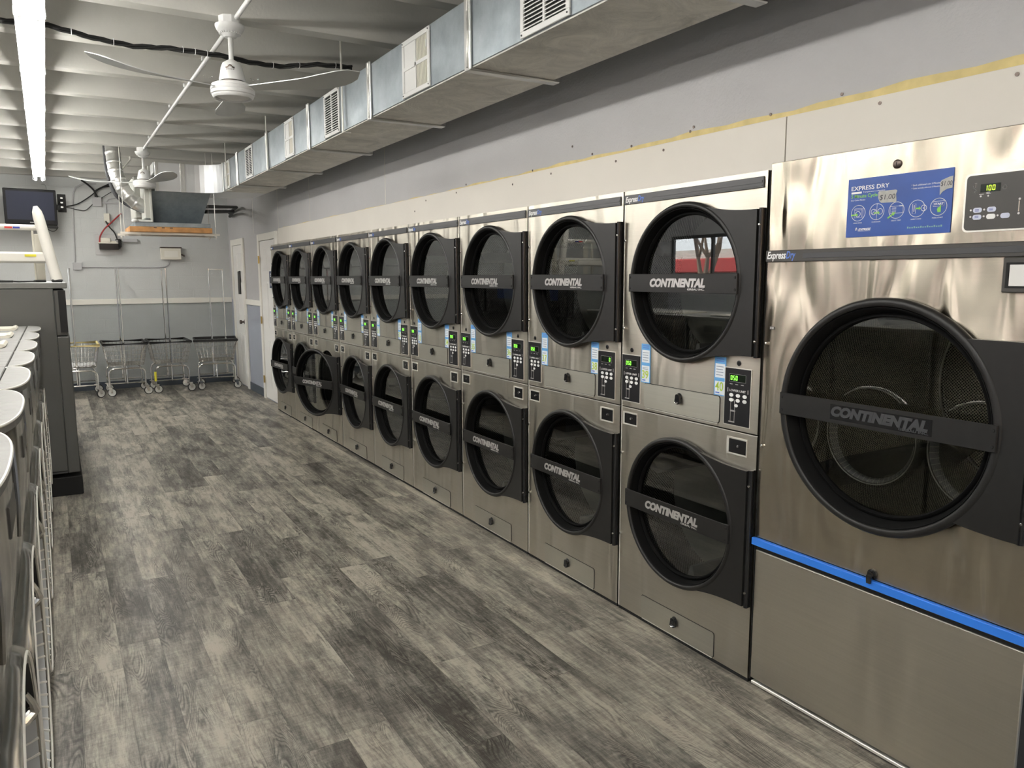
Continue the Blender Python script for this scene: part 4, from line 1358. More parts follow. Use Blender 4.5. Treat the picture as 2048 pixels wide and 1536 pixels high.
def a_lock(parent, y, z, name='drawer_lock'):
    mb = MB()
    mb.lathe([(0, 0), (0.015, 0), (0.015, 0.004), (0.011, 0.010), (0.011, 0.016), (0, 0.016)], 16, axis_T((-0.0035, y, z+0.004), (-1, 0, 0)))
    mb.prism([(0.010, 0.012), (-0.010, 0.012), (-0.016, -0.022), (-0.006, -0.028), (0.006, -0.028), (0.016, -0.022)], 0, 0.010, Matrix.Translation((-0.0185, y, z)) @ Matrix(((0, 0, 1, 0), (1, 0, 0, 0), (0, 1, 0, 0), (0, 0, 0, 1))))
    o = mb.build(name, M['black_gloss'], parent)
    mb = MB(); mb.tube([(-0.021, y+0.009, z-0.020), (-0.023, y, z-0.024), (-0.021, y-0.009, z-0.020)], 0.0022, 6); 
    mb.build('lock_lever', M['chrome'], o)
    return o

def lint_drawer(parent, yl, yr, z0, z1, lock_y, lock_z):
    r = 0.010
    poly = []
    for (cyy, czz, a0) in ((yr+r, z0+r, pi), (yl-r, z0+r, 1.5*pi), (yl-r, z1-r, 0), (yr+r, z1-r, 0.5*pi)):
        for k in range(4):
            a = a0 + k*(pi/2)/3
            poly.append((cyy+r*cos(a), czz+r*sin(a)))
    mb = MB(); TT = Matrix(((0, 0, 1, 0), (1, 0, 0, 0), (0, 1, 0, 0), (0, 0, 0, 1)))
    mb.prism(poly, -0.0035, -0.0006, TT)
    d = mb.build('lint_drawer', M['steel_drawer'], parent)
    mb = MB()
    mb.tube([(-0.0008, p[0] + (0.0012 if p[0] > (yl+yr)/2 else -0.0012), p[1] + (0.0012 if p[1] > (z0+z1)/2 else -0.0012)) for p in poly], 0.0013, 4, closed=True)
    mb.build('drawer_gap', M['dark_gap'], d)
    mb = MB()
    mb.box((-0.0045, yr+0.008, z0-0.0045), (-0.0004, yl-0.008, z0-0.0015))
    mb.build('drawer_rail', M['bright_edge'], d)
    a_lock(d, lock_y, lock_z)
    return d

def coin_box(parent, yl, yr, z0, z1):
    mb = MB()
    t = 0.008
    mb.box((-0.004, yr, z0), (-0.0005, yl, z0+t*0.8), c=0.001); mb.box((-0.004, yr, z1-t*0.8), (-0.0005, yl, z1), c=0.001)
    mb.box((-0.004, yl-t*1.4, z0), (-0.0005, yl, z1), c=0.001); mb.box((-0.0035, yr, z0), (-0.0005, yr+0.003, z1))
    b_ = mb.build('coin_box', M['bright_edge'], parent)
    mb = MB(); mb.box((-0.003, yr+0.003, z0+t), (-0.0006, yl-t*1.5, z1-t))
    mb.build('coin_box_face', M['black_gloss'], b_)
    mb = MB(); mb.lathe([(0, 0), (0.0055, 0), (0.005, 0.004), (0, 0.005)], 10, axis_T((-0.003, (yl+yr)/2-0.008, (z0+z1)/2+0.002), (-1, 0, 0)))
    mb.build('coin_box_lock', M['chrome'], b_)
    return b_

W = DW - 0.008
ZSPLIT, ZD = 0.983, 1.948
UZ, LZ = 1.546, 0.579
RD = 0.3235

def make_stack(n_up, n_lo, label, disp_u=('050', 0.0), disp_l=('050', 0.0)):
    u = thing('stacked_dryer', label, 'dryer', (DX, DY0, 0), 0, 'stacked dryers along the wall')
    # cabinet shell
    mb = MB()
    mb.box((0.012, 0.002, 0.014), (0.92, 0.006, ZD)); mb.box((0.012, W-0.004, 0.014), (0.92, W, ZD))
    mb.box((0.012, 0.006, ZD-0.004), (0.92, W-0.004, ZD)); mb.box((0.012, 0.006, 0.014), (0.92, W-0.004, 0.02))
    mb.box((0.90, 0.006, 0.02), (0.92, W-0.004, ZD-0.004)); mb.box((0.04, 0.006, ZSPLIT-0.002), (0.90, W-0.004, ZSPLIT+0.002))
    mb.build('cabinet', M['soil_back'], u)
    for nm, z0, z1, zc in (('upper_front', ZSPLIT+0.0025, ZD, UZ), ('lower_front', 0.016, ZSPLIT-0.0025, LZ)):
        mb = MB(); panel_hole(mb, 0.004, W, z0, z1, VC, zc, 0.300, 0.0, 0.014)
        mb.build('front_panel', M['steel'], u)
    mb = MB()
    mb.box((-0.0008, W-0.0045, 0.016), (0.004, W+0.0008, ZD)); mb.box((-0.0008, 0.003, ZSPLIT-0.0055), (0.002, W, ZSPLIT-0.0028))
    mb.build('front_edge', M['bright_edge'], u)
    mb = MB(); mb.box((0.002, 0.004, 0.001), (0.5, W, 0.0155)); mb.build('plinth', M['dark_gap'], u)
    # brand band
    mb = MB(); mb.box((-0.006, 0.018, 1.889), (-0.0005, W-0.001, 1.929), c=0.0015)
    bd = mb.build('brand_band', M['band'], u)
    mb = MB(); mb.box((-0.0078, 0.024, 1.9065), (-0.0058, W-0.19, 1.9145)); mb.box((-0.0078, 0.024, 1.895), (-0.0058, W-0.19, 1.899))
    mb.build('band_rib', M['band'], bd)
    put_text('Express', 'brand_lettering', M['white_ink'], bd, -0.0064, W-0.012, 1.8985, 0.033, width=0.082, shear=0.25, bold=0.0008, depth=0.0004)
    put_text('Dry', 'brand_lettering', M['blue_ink'], bd, -0.0064, W-0.095, 1.8985, 0.033, width=0.042, shear=0.25, bold=0.0006, depth=0.0004)
    for zc in (UZ, LZ):
        ring, O, xb = dryer_door(u, zc, RD, 0.012, VC, edge_y=0.022)
        bo = brand_on_bar(ring, O, xb, VC, zc)
        drum_mesh('drum', VC, zc, 0.325, 0.62, M['drum_solid'], u, x0=0.045)
        mb = MB(); n_ = 48
        dp = drum_mesh('perforated_band', VC, zc, 0.323, 0.215, M['drum'], u, x0=0.047, back=False)
        mb = MB()
        for k in range(3):
            a = 0.5 + k*2*pi/3
            mb.prism([(0.33, -0.03), (0.25, -0.008), (0.25, 0.008), (0.33, 0.03)], 0.07, 0.64, Matrix.Translation((0, VC, zc)) @ Matrix(((0, 0, 1, 0), (1, 0, 0, 0), (0, 1, 0, 0), (0, 0, 0, 1))) @ Matrix.Rotation(a, 4, 'Z'))
        mb.build('drum_lifter', M['cab_grey'], u)
    # door side strikes: two bright screws at the far edge beside each door
    mb = MB()
    for zc in (UZ, LZ):
        for dz in (0.185, -0.205):
            mb.lathe([(0, 0), (0.007, 0), (0.006, 0.005), (0, 0.007)], 10, axis_T((-0.0008, W-0.012, zc+dz), (-1, 0, 0)))
    mb.build('strike_screw', M['chrome'], u)
    control_panel(u, 0.803, 0.678, 1.012, 1.222, 'UPPER UNIT', disp_u)
    control_panel(u, 0.171, 0.043, 1.005, 1.224, 'LOWER UNIT', disp_l)
    mb = MB()
    for y in (0.740, 0.106):
        mb.lathe([(0, 0), (0.0105, 0), (0.0105, 0.0012), (0.007, 0.0018), (0, 0.0018)], 16, axis_T((-0.0003, y, 1.2455), (-1, 0, 0)))
    mb.build('key_lock', M['black_gloss'], u)
    number_sticker(u, 0.673, 1.280, n_up)
    number_sticker(u, 0.231, 1.262, n_lo, h=0.153)
    lint_drawer(u, 0.647, 0.197, 1.000, 1.106, 0.422, 1.072)
    lint_drawer(u, 0.637, 0.185, 0.016+0.006, 0.127, 0.415, 0.090)
    coin_box(u, 0.792, 0.692, 0.900, 0.961); coin_box(u, 0.152, 0.050, 0.889, 0.958)
    return u

first = make_stack(39, 40, 'stacked stainless dryer numbered 39 and 40, beside the large single dryer')
stacks = [first]
def renumber(c, nu, nl, du=None, dl=None):
    """give a copied stack its own number stickers and displays"""
    st = [x for x in c.children if x.name.startswith('number_sticker')]
    st.sort(key=lambda o: -o.data.vertices[0].co.y)
    for o_, num, yl, z1, h in ((st[0], nu, 0.673, 1.280, 0.172), (st[1], nl, 0.231, 1.262, 0.153)):
        for k in list(o_.children):
            if k.name.startswith('sticker_number'):
                bpy.data.objects.remove(k)
        join_text([(str(num), -0.0022, yl-0.0075, z1-h+0.020, 0.050, dict(width=0.042, bold=0.0003, depth=0.0003))], 'sticker_number', M['stick_green'], o_)
    if dl:
        cps = [x for x in c.children if x.name.startswith('control_panel')]
        cps.sort(key=lambda o: o.data.vertices[0].co.y)
        for k in list(cps[0].children):
            if k.name.startswith('display_digit'): bpy.data.objects.remove(k)
        mb = MB(); seven_seg('0', -0.0047-0.0005, 0.171-0.086, 1.224-0.045, 0.018, mb)
        mb.build('display_digit', M['led'], cps[0])
where = ['', 'second from the large dryer', 'third from the large dryer', 'fourth from the large dryer', 'in the middle of the row', 'sixth from the large dryer',
         'with its lower door swung ajar', 'second from the white doors', 'at the row end beside the white door']
for i in range(1, NST):
    c = copy_tree(first)
    c.location = (DX, DY0 + i*DW, 0)
    nu, nl = 39-2*i, 40-2*i
    c['label'] = 'stacked stainless dryer numbered %d and %d, %s' % (nu, nl, where[i])
    renumber(c, nu, nl, dl=(i == 1))
    stacks.append(c)
def lower_door(st):
    ds_ = [x for x in st.children if x.name.split('.')[0] == 'door']
    return min(ds_, key=lambda o: o.location.z)
lower_door(stacks[6]).rotation_euler = (0, 0, R(17))
lower_door(stacks[8]).rotation_euler = (0, 0, R(3))

# ------------------------------------------------------------------ the large dryer
bd_ = thing('large_dryer', 'large single stainless dryer with blue strip and blue instruction sign', 'dryer', (DX, BY0, 0))
BW = BIGW - 0.010
BC, BZ, BR = 1.460-BY0, 1.131, 0.376
ZB = 1.969
mb = MB()
mb.box((0.014, 0.0, 0.03), (1.085, 0.005, ZB)); mb.box((0.014, BW-0.006, 0.03), (1.085, BW-0.001, ZB)); mb.box((0.014, 0.005, ZB-0.004), (1.085, BW-0.006, ZB))
mb.box((1.065, 0.005, 0.03), (1.085, BW-0.006, ZB-0.004)); mb.box((0.014, 0.005, 0.03), (1.065, BW-0.006, 0.034))
mb.build('cabinet', M['soil_back'], bd_)
mb = MB(); panel_hole(mb, 0.0, BW, 0.598, 1.640, BC, BZ, BR*0.91, 0.0, 0.014); mb.build('front_panel', M['steel_big'], bd_)
mb = MB(); mb.box((0.0, 0.0, 1.642), (0.014, BW, ZB), c=0.002); mb.build('control_fascia', M['steel_big'], bd_)
mb = MB(); mb.box((0.0, 0.0, 0.030), (0.014, BW, 0.545), c=0.002); mb.build('lower_panel', M['steel'], bd_)
mb = MB(); mb.box((0.006, 0.0, 0.545), (0.014, BW, 0.598)); mb.build('shadow_gap', M['dark_gap'], bd_)
mb = MB(); mb.box((0.03, 0.0, 0.001), (0.5, BW, 0.029)); mb.build('plinth', M['dark_gap'], bd_)
mb = MB(); mb.box((-0.014, -0.005, 0.566), (0.004, BW+0.010, 0.594), c=0.002); mb.build('blue_strip', M['blue_strip'], bd_)
mb = MB(); mb.box((0.004, -0.005, 0.004), (0.03, BW, 0.016), c=0.002); mb.build('floor_rail', M['bright_edge'], bd_)
mb = MB(); mb.lathe([(0, 0), (0.016, 0), (0.016, 0.006), (0.010, 0.008), (0.010, 0.016), (0, 0.016)], 18, axis_T((0, 1.460-BY0, 0.614), (-1, 0, 0)))
mb.prism([(0.009, 0.0), (-0.009, 0.0), (-0.007, -0.026), (0.007, -0.026)], 0, 0.006, Matrix.Translation((-0.022, 1.460-BY0, 0.612)) @ Matrix(((0, 0, 1, 0), (1, 0, 0, 0), (0, 1, 0, 0), (0, 0, 0, 1))))
mb.build('panel_latch', M['black_gloss'], bd_)
mb = MB(); mb.box((-0.010, 0.0, 1.623), (-0.0005, BW+0.002, 1.664), c=0.002)
bb = mb.build('brand_band', M['ctl_grey'], bd_)
mb = MB(); mb.box((-0.0115, 0.0, 1.634), (-0.0098, BW-0.16, 1.652), c=0.0006); mb.build('band_rib', M['band'], bb)
put_text('Express', 'brand_lettering', M['white_ink'], bb, -0.0104, BW-0.006, 1.6345, 0.036, width=0.082, shear=0.25, bold=0.0008, depth=0.0004)
put_text('Dry', 'brand_lettering', M['blue_ink'], bb, -0.0104, BW-0.089, 1.6345, 0.036, width=0.040, shear=0.25, bold=0.0006, depth=0.0004)
ring, O, xb = dryer_door(bd_, BZ, BR, 0.03, BC, ring_w=0.027, prot=0.036, glass_r=0.3145, bar_h=0.076, bar_out=0.010, plate_hi=0.2665, plate_lo=-0.279, glass=M['glass_big'], join_a=0.80, edge_y=0.03)
mb = MB(); mb.box((xb-0.0012-O.x, 1.617-BY0-O.y, 1.106-O.z), (xb-0.0001-O.x, 1.273-BY0-O.y, 1.156-O.z))
mb.build('brand_plate', M['black_gloss'], ring)
items = [('CONTINENTAL', xb-0.0014-O.x, 1.613-BY0-O.y, 1.1195-O.z, 0.042, dict(width=0.329, bold=0.0026, shear=0.22, depth=0.0012)),
         ('GIRBAU INC.', xb-0.0014-O.x, 1.376-BY0-O.y, 1.1095-O.z, 0.0105, dict(width=0.094, bold=0.0003, depth=0.0005))]
join_text(items, 'brand_lettering', M['band'], ring)
drum_mesh('drum', BC, BZ, 0.43, 1.0, M['drum_big'], bd_, x0=0.04)
mb = MB()
for k in range(3):
    a = -0.73 + k*2*pi/3
    mb.prism([(0.435, -0.05), (0.30, -0.012), (0.29, 0.0), (0.30, 0.012), (0.435, 0.05)], 0.06, 1.03, Matrix.Translation((0, BC, BZ)) @ Matrix(((0, 0, 1, 0), (1, 0, 0, 0), (0, 1, 0, 0), (0, 0, 0, 1))) @ Matrix.Rotation(a, 4, 'Z'))
mb.build('drum_lifter', M['black_gloss'], bd_)
mb = MB()
mb.tube(ring_pts(BC, BZ, 0.426, 1.035, 48), 0.005, 6, closed=True)
mb.build('drum_seam', M['bright_edge'], bd_, smooth=True)
# key lock, badge, strike screws
mb = MB(); mb.lathe([(0, 0), (0.0135, 0), (0.0135, 0.003), (0.009, 0.005), (0, 0.005)], 20, axis_T((0, 1.465-BY0, 1.908), (-1, 0, 0)))
kl = mb.build('key_lock', M['bronze'], bd_, smooth=True)
mb = MB(); mb.box((-0.0056, 1.465-BY0-0.0012, 1.902), (-0.0049, 1.465-BY0+0.0012, 1.914)); mb.build('key_slot', M['dark_gap'], kl)
mb = MB(); mb.box((-0.002, 1.900-BY0, 1.3825), (-0.0005, 1.922-BY0, 1.3935)); bg = mb.build('rating_plate', M['ctl_grey'], bd_)
mb = MB(); mb.box((-0.0024, 1.912-BY0, 1.3845), (-0.0019, 1.918-BY0, 1.3915)); mb.box((-0.0024, 1.903-BY0, 1.3845), (-0.0019, 1.909-BY0, 1.3915)); mb.build('plate_mark', M['silver_ink'], bg)
mb = MB()
for z in (1.33, 0.95): mb.lathe([(0, 0), (0.006, 0), (0.005, 0.005), (0, 0.006)], 10, axis_T((-0.0008, BW-0.011, z), (-1, 0, 0)))
mb.build('strike_screw', M['chrome'], bd_)
# control fascia panel
def rrect(y0, y1, z0, z1, r, n=5):
    poly = []
    for (c_, d_, a0) in ((y0+r, z0+r, pi), (y1-r, z0+r, 1.5*pi), (y1-r, z1-r, 0), (y0+r, z1-r, 0.5*pi)):
        for k in range(n+1):
            a = a0 + k*(pi/2)/n
            poly.append((c_+r*cos(a), d_+r*sin(a)))
    return poly
TT = Matrix(((0, 0, 1, 0), (1, 0, 0, 0), (0, 1, 0, 0), (0, 0, 0, 1)))
mb = MB(); mb.prism(rrect(0.012, 1.2545-BY0, 1.6935, 1.8525, 0.014), -0.004, -0.0004, TT)
rim = mb.build('panel_rim', M['bright_edge'], bd_)
mb = MB(); mb.prism(rrect(0.015, 1.2485-BY0, 1.6985, 1.8475, 0.011), -0.006, -0.0041, TT)
cpb = mb.build('control_panel', M['ctl_grey'], bd_)
x = -0.0062
Yb = lambda y: y-BY0
mb = MB(); mb.box((x-0.0004, Yb(1.157), 1.800), (x, Yb(1.210), 1.822)); mb.build('display', M['led_back'], cpb)
mb = MB(); seven_seg('100', x-0.0005, Yb(1.1985), 1.8035, 0.0145, mb); mb.build('display_digit', M['led_y'], cpb)
mb = MB()
mb.tube([(x-0.0002, Yb(1.146)+0.0052*cos(a), 1.8085+0.0052*sin(a)) for a in [2*pi*k/16 for k in range(16)]], 0.0006, 4, closed=True)
mb.build('temperature_icon', M['silver_ink'], cpb)
mb = MB()
for (y, z) in ((1.2075, 1.7895), (1.1875, 1.7895)):
    mb = MB(); mb.lathe([(0, 0), (0.0024, 0), (0.0024, 0.001), (0, 0.001)], 10, axis_T((x, Yb(y), z), (-1, 0, 0))); mb.build('indicator_dot', M['silver_ink'], cpb)
for (y, z) in ((1.2315, 1.7535), (1.1955, 1.753), (1.2315, 1.7355), (1.1955, 1.735), (1.159, 1.735)):
    mb = MB(); mb.lathe([(0, 0), (0.0026, 0), (0.0026, 0.001), (0, 0.001)], 10, axis_T((x, Yb(y), z), (-1, 0, 0))); mb.build('indicator_dot', M['silver_ink'], cpb)
mb = MB()
for (y, z, w) in ((1.2125, 1.7945, 0.012), (1.1935, 1.795, 0.012), (1.1935, 1.7985, 0.009)): mb.box((x-0.0003, Yb(y)-w, z), (x, Yb(y), z+0.0012))
mb.build('small_print', M['silver_ink'], cpb)
mb = MB()
# marker scribble left of the display
for a, b_ in (((1.2235, 1.826), (1.2235, 1.814)), ((1.2265, 1.826), (1.2205, 1.826)), ((1.2265, 1.812), (1.2205, 1.806)), ((1.2205, 1.806), (1.2265, 1.803)), ((1.2265, 1.803), (1.2205, 1.799)), ((1.230, 1.820), (1.2275, 1.812))):
    mb.tube([(x-0.0002, Yb(a[0]), a[1]), (x-0.0002, Yb(b_[0]), b_[1])], 0.0005, 4)
mb.build('marker_scribble', M['silver_ink'], cpb)
mb = MB()
# coin slot graphic
mb.tube([(x-0.0002, Yb(1.107), 1.770), (x-0.0002, Yb(1.107), 1.742)], 0.0014, 4); mb.tube([(x-0.0002, Yb(1.085), 1.770), (x-0.0002, Yb(1.085), 1.742)], 0.0014, 4)
for z in (1.7745, 1.737): mb.lathe([(0, 0), (0.003, 0), (0.003, 0.001), (0, 0.001)], 10, axis_T((x, Yb(1.106), z), (-1, 0, 0)))
mb.build('panel_marking', M['silver_ink'], cpb)
for (y, z, mt) in ((1.2135, 1.7525, 'button'), (1.176, 1.7525, 'button'), (1.2135, 1.7335, 'button'), (1.1765, 1.7335, 'button_white'), (1.1395, 1.7335, 'button')):
    mb = MB(); mb.prism([(Yb(y)+0.0062+0.0058*cos(a), z+0.0068*sin(a)) for a in [-pi/2+k*pi/8 for k in range(9)]] + [(Yb(y)-0.0062-0.0058*cos(a), z-0.0068*sin(a)) for a in [-pi/2+k*pi/8 for k in range(9)]], x-0.0012, x, TT)
    mb.build('button', M[mt], cpb)
mb = MB()
for (y, z) in ((1.2135, 1.7525), (1.176, 1.7525), (1.2135, 1.7345)):
    for k in range(3): mb.box((x-0.0015, Yb(y)-0.004, z-0.003+k*0.0024), (x-0.0011, Yb(y)+0.006, z-0.002+k*0.0024))
mb.build('button_print', M['navy'], cpb)
# coin return box
mb = MB(); mb.box((-0.020, 0.05, 1.527), (-0.0005, Yb(1.128), 1.6225), c=0.003)
rb = mb.build('coin_return', M['ctl_grey'], bd_)
mb = MB(); mb.box((-0.022, 0.06, 1.540), (-0.0198, Yb(1.118), 1.608)); mb.build('return_recess', M['dark_gap'], rb)
mb = MB(); mb.box((-0.024, 0.065, 1.545), (-0.0218, Yb(1.108), 1.602), c=0.001); mb.build('return_cup', M['white_paint'], rb)

# blue instruction sign: a separate decal board on the fascia
sg = thing('instruction_sign', 'blue EXPRESS DRY instruction sign with five icons on the large dryer', 'sign', (DX-0.0005, 0, 0))
SY0, SY1, SZ0, SZ1 = 1.2885, 1.6275, 1.696, 1.878
mb = MB(); mb.box((-0.0022, SY0, SZ0), (-0.0004, SY1, SZ1)); mb.build('sign_board', M['sign_blue'], sg)
sx_ = -0.0023
T_ = [('EXPRESS DRY', sx_, 1.6155, 1.8420, 0.0185, dict(width=0.130, depth=0.0002, bold=0.0002)),
      ('* Each additional coin 5 Minutes', sx_, 1.4135, 1.8370, 0.0068, dict(width=0.088, depth=0.0002)),
      ('* Cada moneda adicional 5 Minutos', sx_, 1.4130, 1.8280, 0.0060, dict(width=0.086, depth=0.0002)),
      ('EXPRESS', sx_, 1.5835, 1.7165, 0.0095, dict(width=0.044, depth=0.0002, shear=0.35, bold=0.0003)),
      ('START', sx_, 1.3400, 1.7765, 0.0085, dict(width=0.0275, depth=0.0002, bold=0.0002)),
      ('C', sx_, 1.3735, 1.7680, 0.0085, dict(depth=0.0002, bold=0.0002)),
      ('LOAD DRYER', sx_, 1.6020, 1.7385, 0.0050, dict(width=0.030, depth=0.0002)),
      ('CLOSE DOOR', sx_, 1.5380, 1.7385, 0.0050, dict(width=0.030, depth=0.0002)),
      ('SELECT TEMP', sx_, 1.4720, 1.7385, 0.0050, dict(width=0.031, depth=0.0002)),
      ('INSERT COINS', sx_, 1.4090, 1.7385, 0.0050, dict(width=0.032, depth=0.0002)),
      ('PRESS START', sx_, 1.3440, 1.7385, 0.0050, dict(width=0.032, depth=0.0002)),
      ('Dos Ciclos Minuto', sx_, 1.6150, 1.8095, 0.0060, dict(width=0.050, depth=0.0002)),
      ('Temperature selection', sx_, 1.5740, 1.8335, 0.0050, dict(width=0.075, depth=0.0002))]
join_text(T_, 'sign_lettering', M['white_ink'], sg)
join_text([('5 Minute Cycle', sx_, 1.6150, 1.8185, 0.0150, dict(width=0.092, depth=0.0002, bold=0.0002))], 'sign_headline', M['sign_green'], sg)
mb = MB()
def circ(mb, y, z, r, t=0.0009, n=28): mb.tube([(sx_-0.0001, y+r*cos(2*pi*k/n), z+r*sin(2*pi*k/n)) for k in range(n)], t, 4, closed=True)
def ln(mb, a, b_, t=0.0007): mb.tube([(sx_-0.0001, a[0], a[1]), (sx_-0.0001, b_[0], b_[1])], t, 4)
def rc(mb, y0, y1, z0, z1, t=0.0007):
    mb.tube([(sx_-0.0001, y0, z0), (sx_-0.0001, y1, z0), (sx_-0.0001, y1, z1), (sx_-0.0001, y0, z1)], t, 4, closed=True)
ZC = 1.7710
for y in (1.5870, 1.5225, 1.4570, 1.3925, 1.3270): circ(mb, y, ZC, 0.0245)
rc(mb, 1.574, 1.600, 1.757, 1.785); circ(mb, 1.588, 1.768, 0.0085); ln(mb, (1.570, 1.754), (1.570, 1.789)); ln(mb, (1.574, 1.781), (1.600, 1.781))
ln(mb, (1.5225, 1.747), (1.5225, 1.795)); circ(mb, 1.533, 1.771, 0.0085); circ(mb, 1.511, 1.771, 0.0085); ln(mb, (1.539, 1.765), (1.527, 1.777))
rc(mb, 1.437, 1.477, 1.762, 1.783); ln(mb, (1.449, 1.783), (1.437, 1.783), 0.0014)
for k in range(5): ln(mb, (1.472, 1.765+k*0.0035), (1.458, 1.765+k*0.0035), 0.0005)
rc(mb, 1.396, 1.406, 1.757, 1.785); ln(mb, (1.401, 1.762), (1.401, 1.781), 0.0013); circ(mb, 1.371, 1.771, 0.0085)
rc(mb, 1.311, 1.343, 1.7725, 1.7870)
mb.tube([(sx_-0.0001, 1.5935-0.006*k/6+0.0, 1.7165+0.009*sin(pi*k/6)) for k in range(7)], 0.0012, 4)
ln(mb, (1.585, 1.7140), (1.541, 1.7140), 0.0004)
mb.box((sx_-0.0002, 1.5785, 1.8315), (sx_, 1.6150, 1.8375))
mb.build('sign_icon', M['white_ink'], sg)
mb = MB()
def arrow(mb, y, z, L_, d=1, rot=0):
    Tm = Matrix.Translation((sx_-0.0004, y, z)) @ TT @ Matrix.Rotation(rot, 4, 'Z')
    mb.prism([(L_/2*-1, -0.0022), (L_*0.15, -0.0022), (L_*0.15, -0.006), (L_/2, 0), (L_*0.15, 0.006), (L_*0.15, 0.0022), (-L_/2, 0.0022)], -0.0002, 0.0001, Tm)
for (y_, z_, l_, r_) in ((1.599, 1.7655, 0.026, pi), (1.5215, 1.7675, 0.020, pi), (1.472, 1.757, 0.030, pi-0.6), (1.388, 1.7710, 0.016, pi)):
    mb = MB(); arrow(mb, y_, z_, l_, rot=r_); mb.build('sign_arrow', M['sign_green'], sg)
mb = MB()
mb.prism([(-0.005, -0.010), (0.004, -0.010), (0.006, -0.002), (0.004, 0.004), (-0.001, 0.004), (-0.002, 0.010), (-0.005, 0.010)], -0.0002, 0.0001, Matrix.Translation((sx_-0.0006, 1.3245, 1.7655)) @ TT)
mb.build('sign_arrow', M['sign_green'], sg)
mb = MB()
for k in range(16):
    mb.box((sx_-0.0002, 1.3125+k*0.0068, 1.7140), (sx_, 1.3125+k*0.0068+0.0045, 1.7175+0.002*(k % 3 == 0)))
mb.build('sign_footer', M['sign_pale'], sg)
tp = MB(); tp.prism([(1.4585, 1.7985), (1.461, 1.796), (1.466, 1.7955), (1.508, 1.7965), (1.5140, 1.8005), (1.5200, 1.812), (1.5205, 1.829), (1.5170, 1.8325), (1.462, 1.8325), (1.4575, 1.829), (1.461, 1.820)][::-1], sx_-0.0010, sx_-0.0003, TT)
t1 = tp.build('price_tape', M['tape'], sg)
put_text('$1.00', 'tape_lettering', M['pen'], t1, sx_-0.0011, 1.5150, 1.8060, 0.0215, width=0.052, shear=0.1, depth=0.0002)
tp = MB(); tp.prism([(1.2900, 1.8215), (1.305, 1.8195), (1.318, 1.8125), (1.3255, 1.8030), (1.3265, 1.840), (1.3225, 1.8455), (1.300, 1.8530), (1.2900, 1.8545)][::-1], sx_-0.0010, sx_-0.0003, TT)
t2 = tp.build('price_tape', M['tape'], sg)
put_text('$1.00', 'tape_lettering', M['pen'], t2, sx_-0.0011, 1.3240, 1.8290, 0.0185, width=0.033, shear=0.1, depth=0.0002)

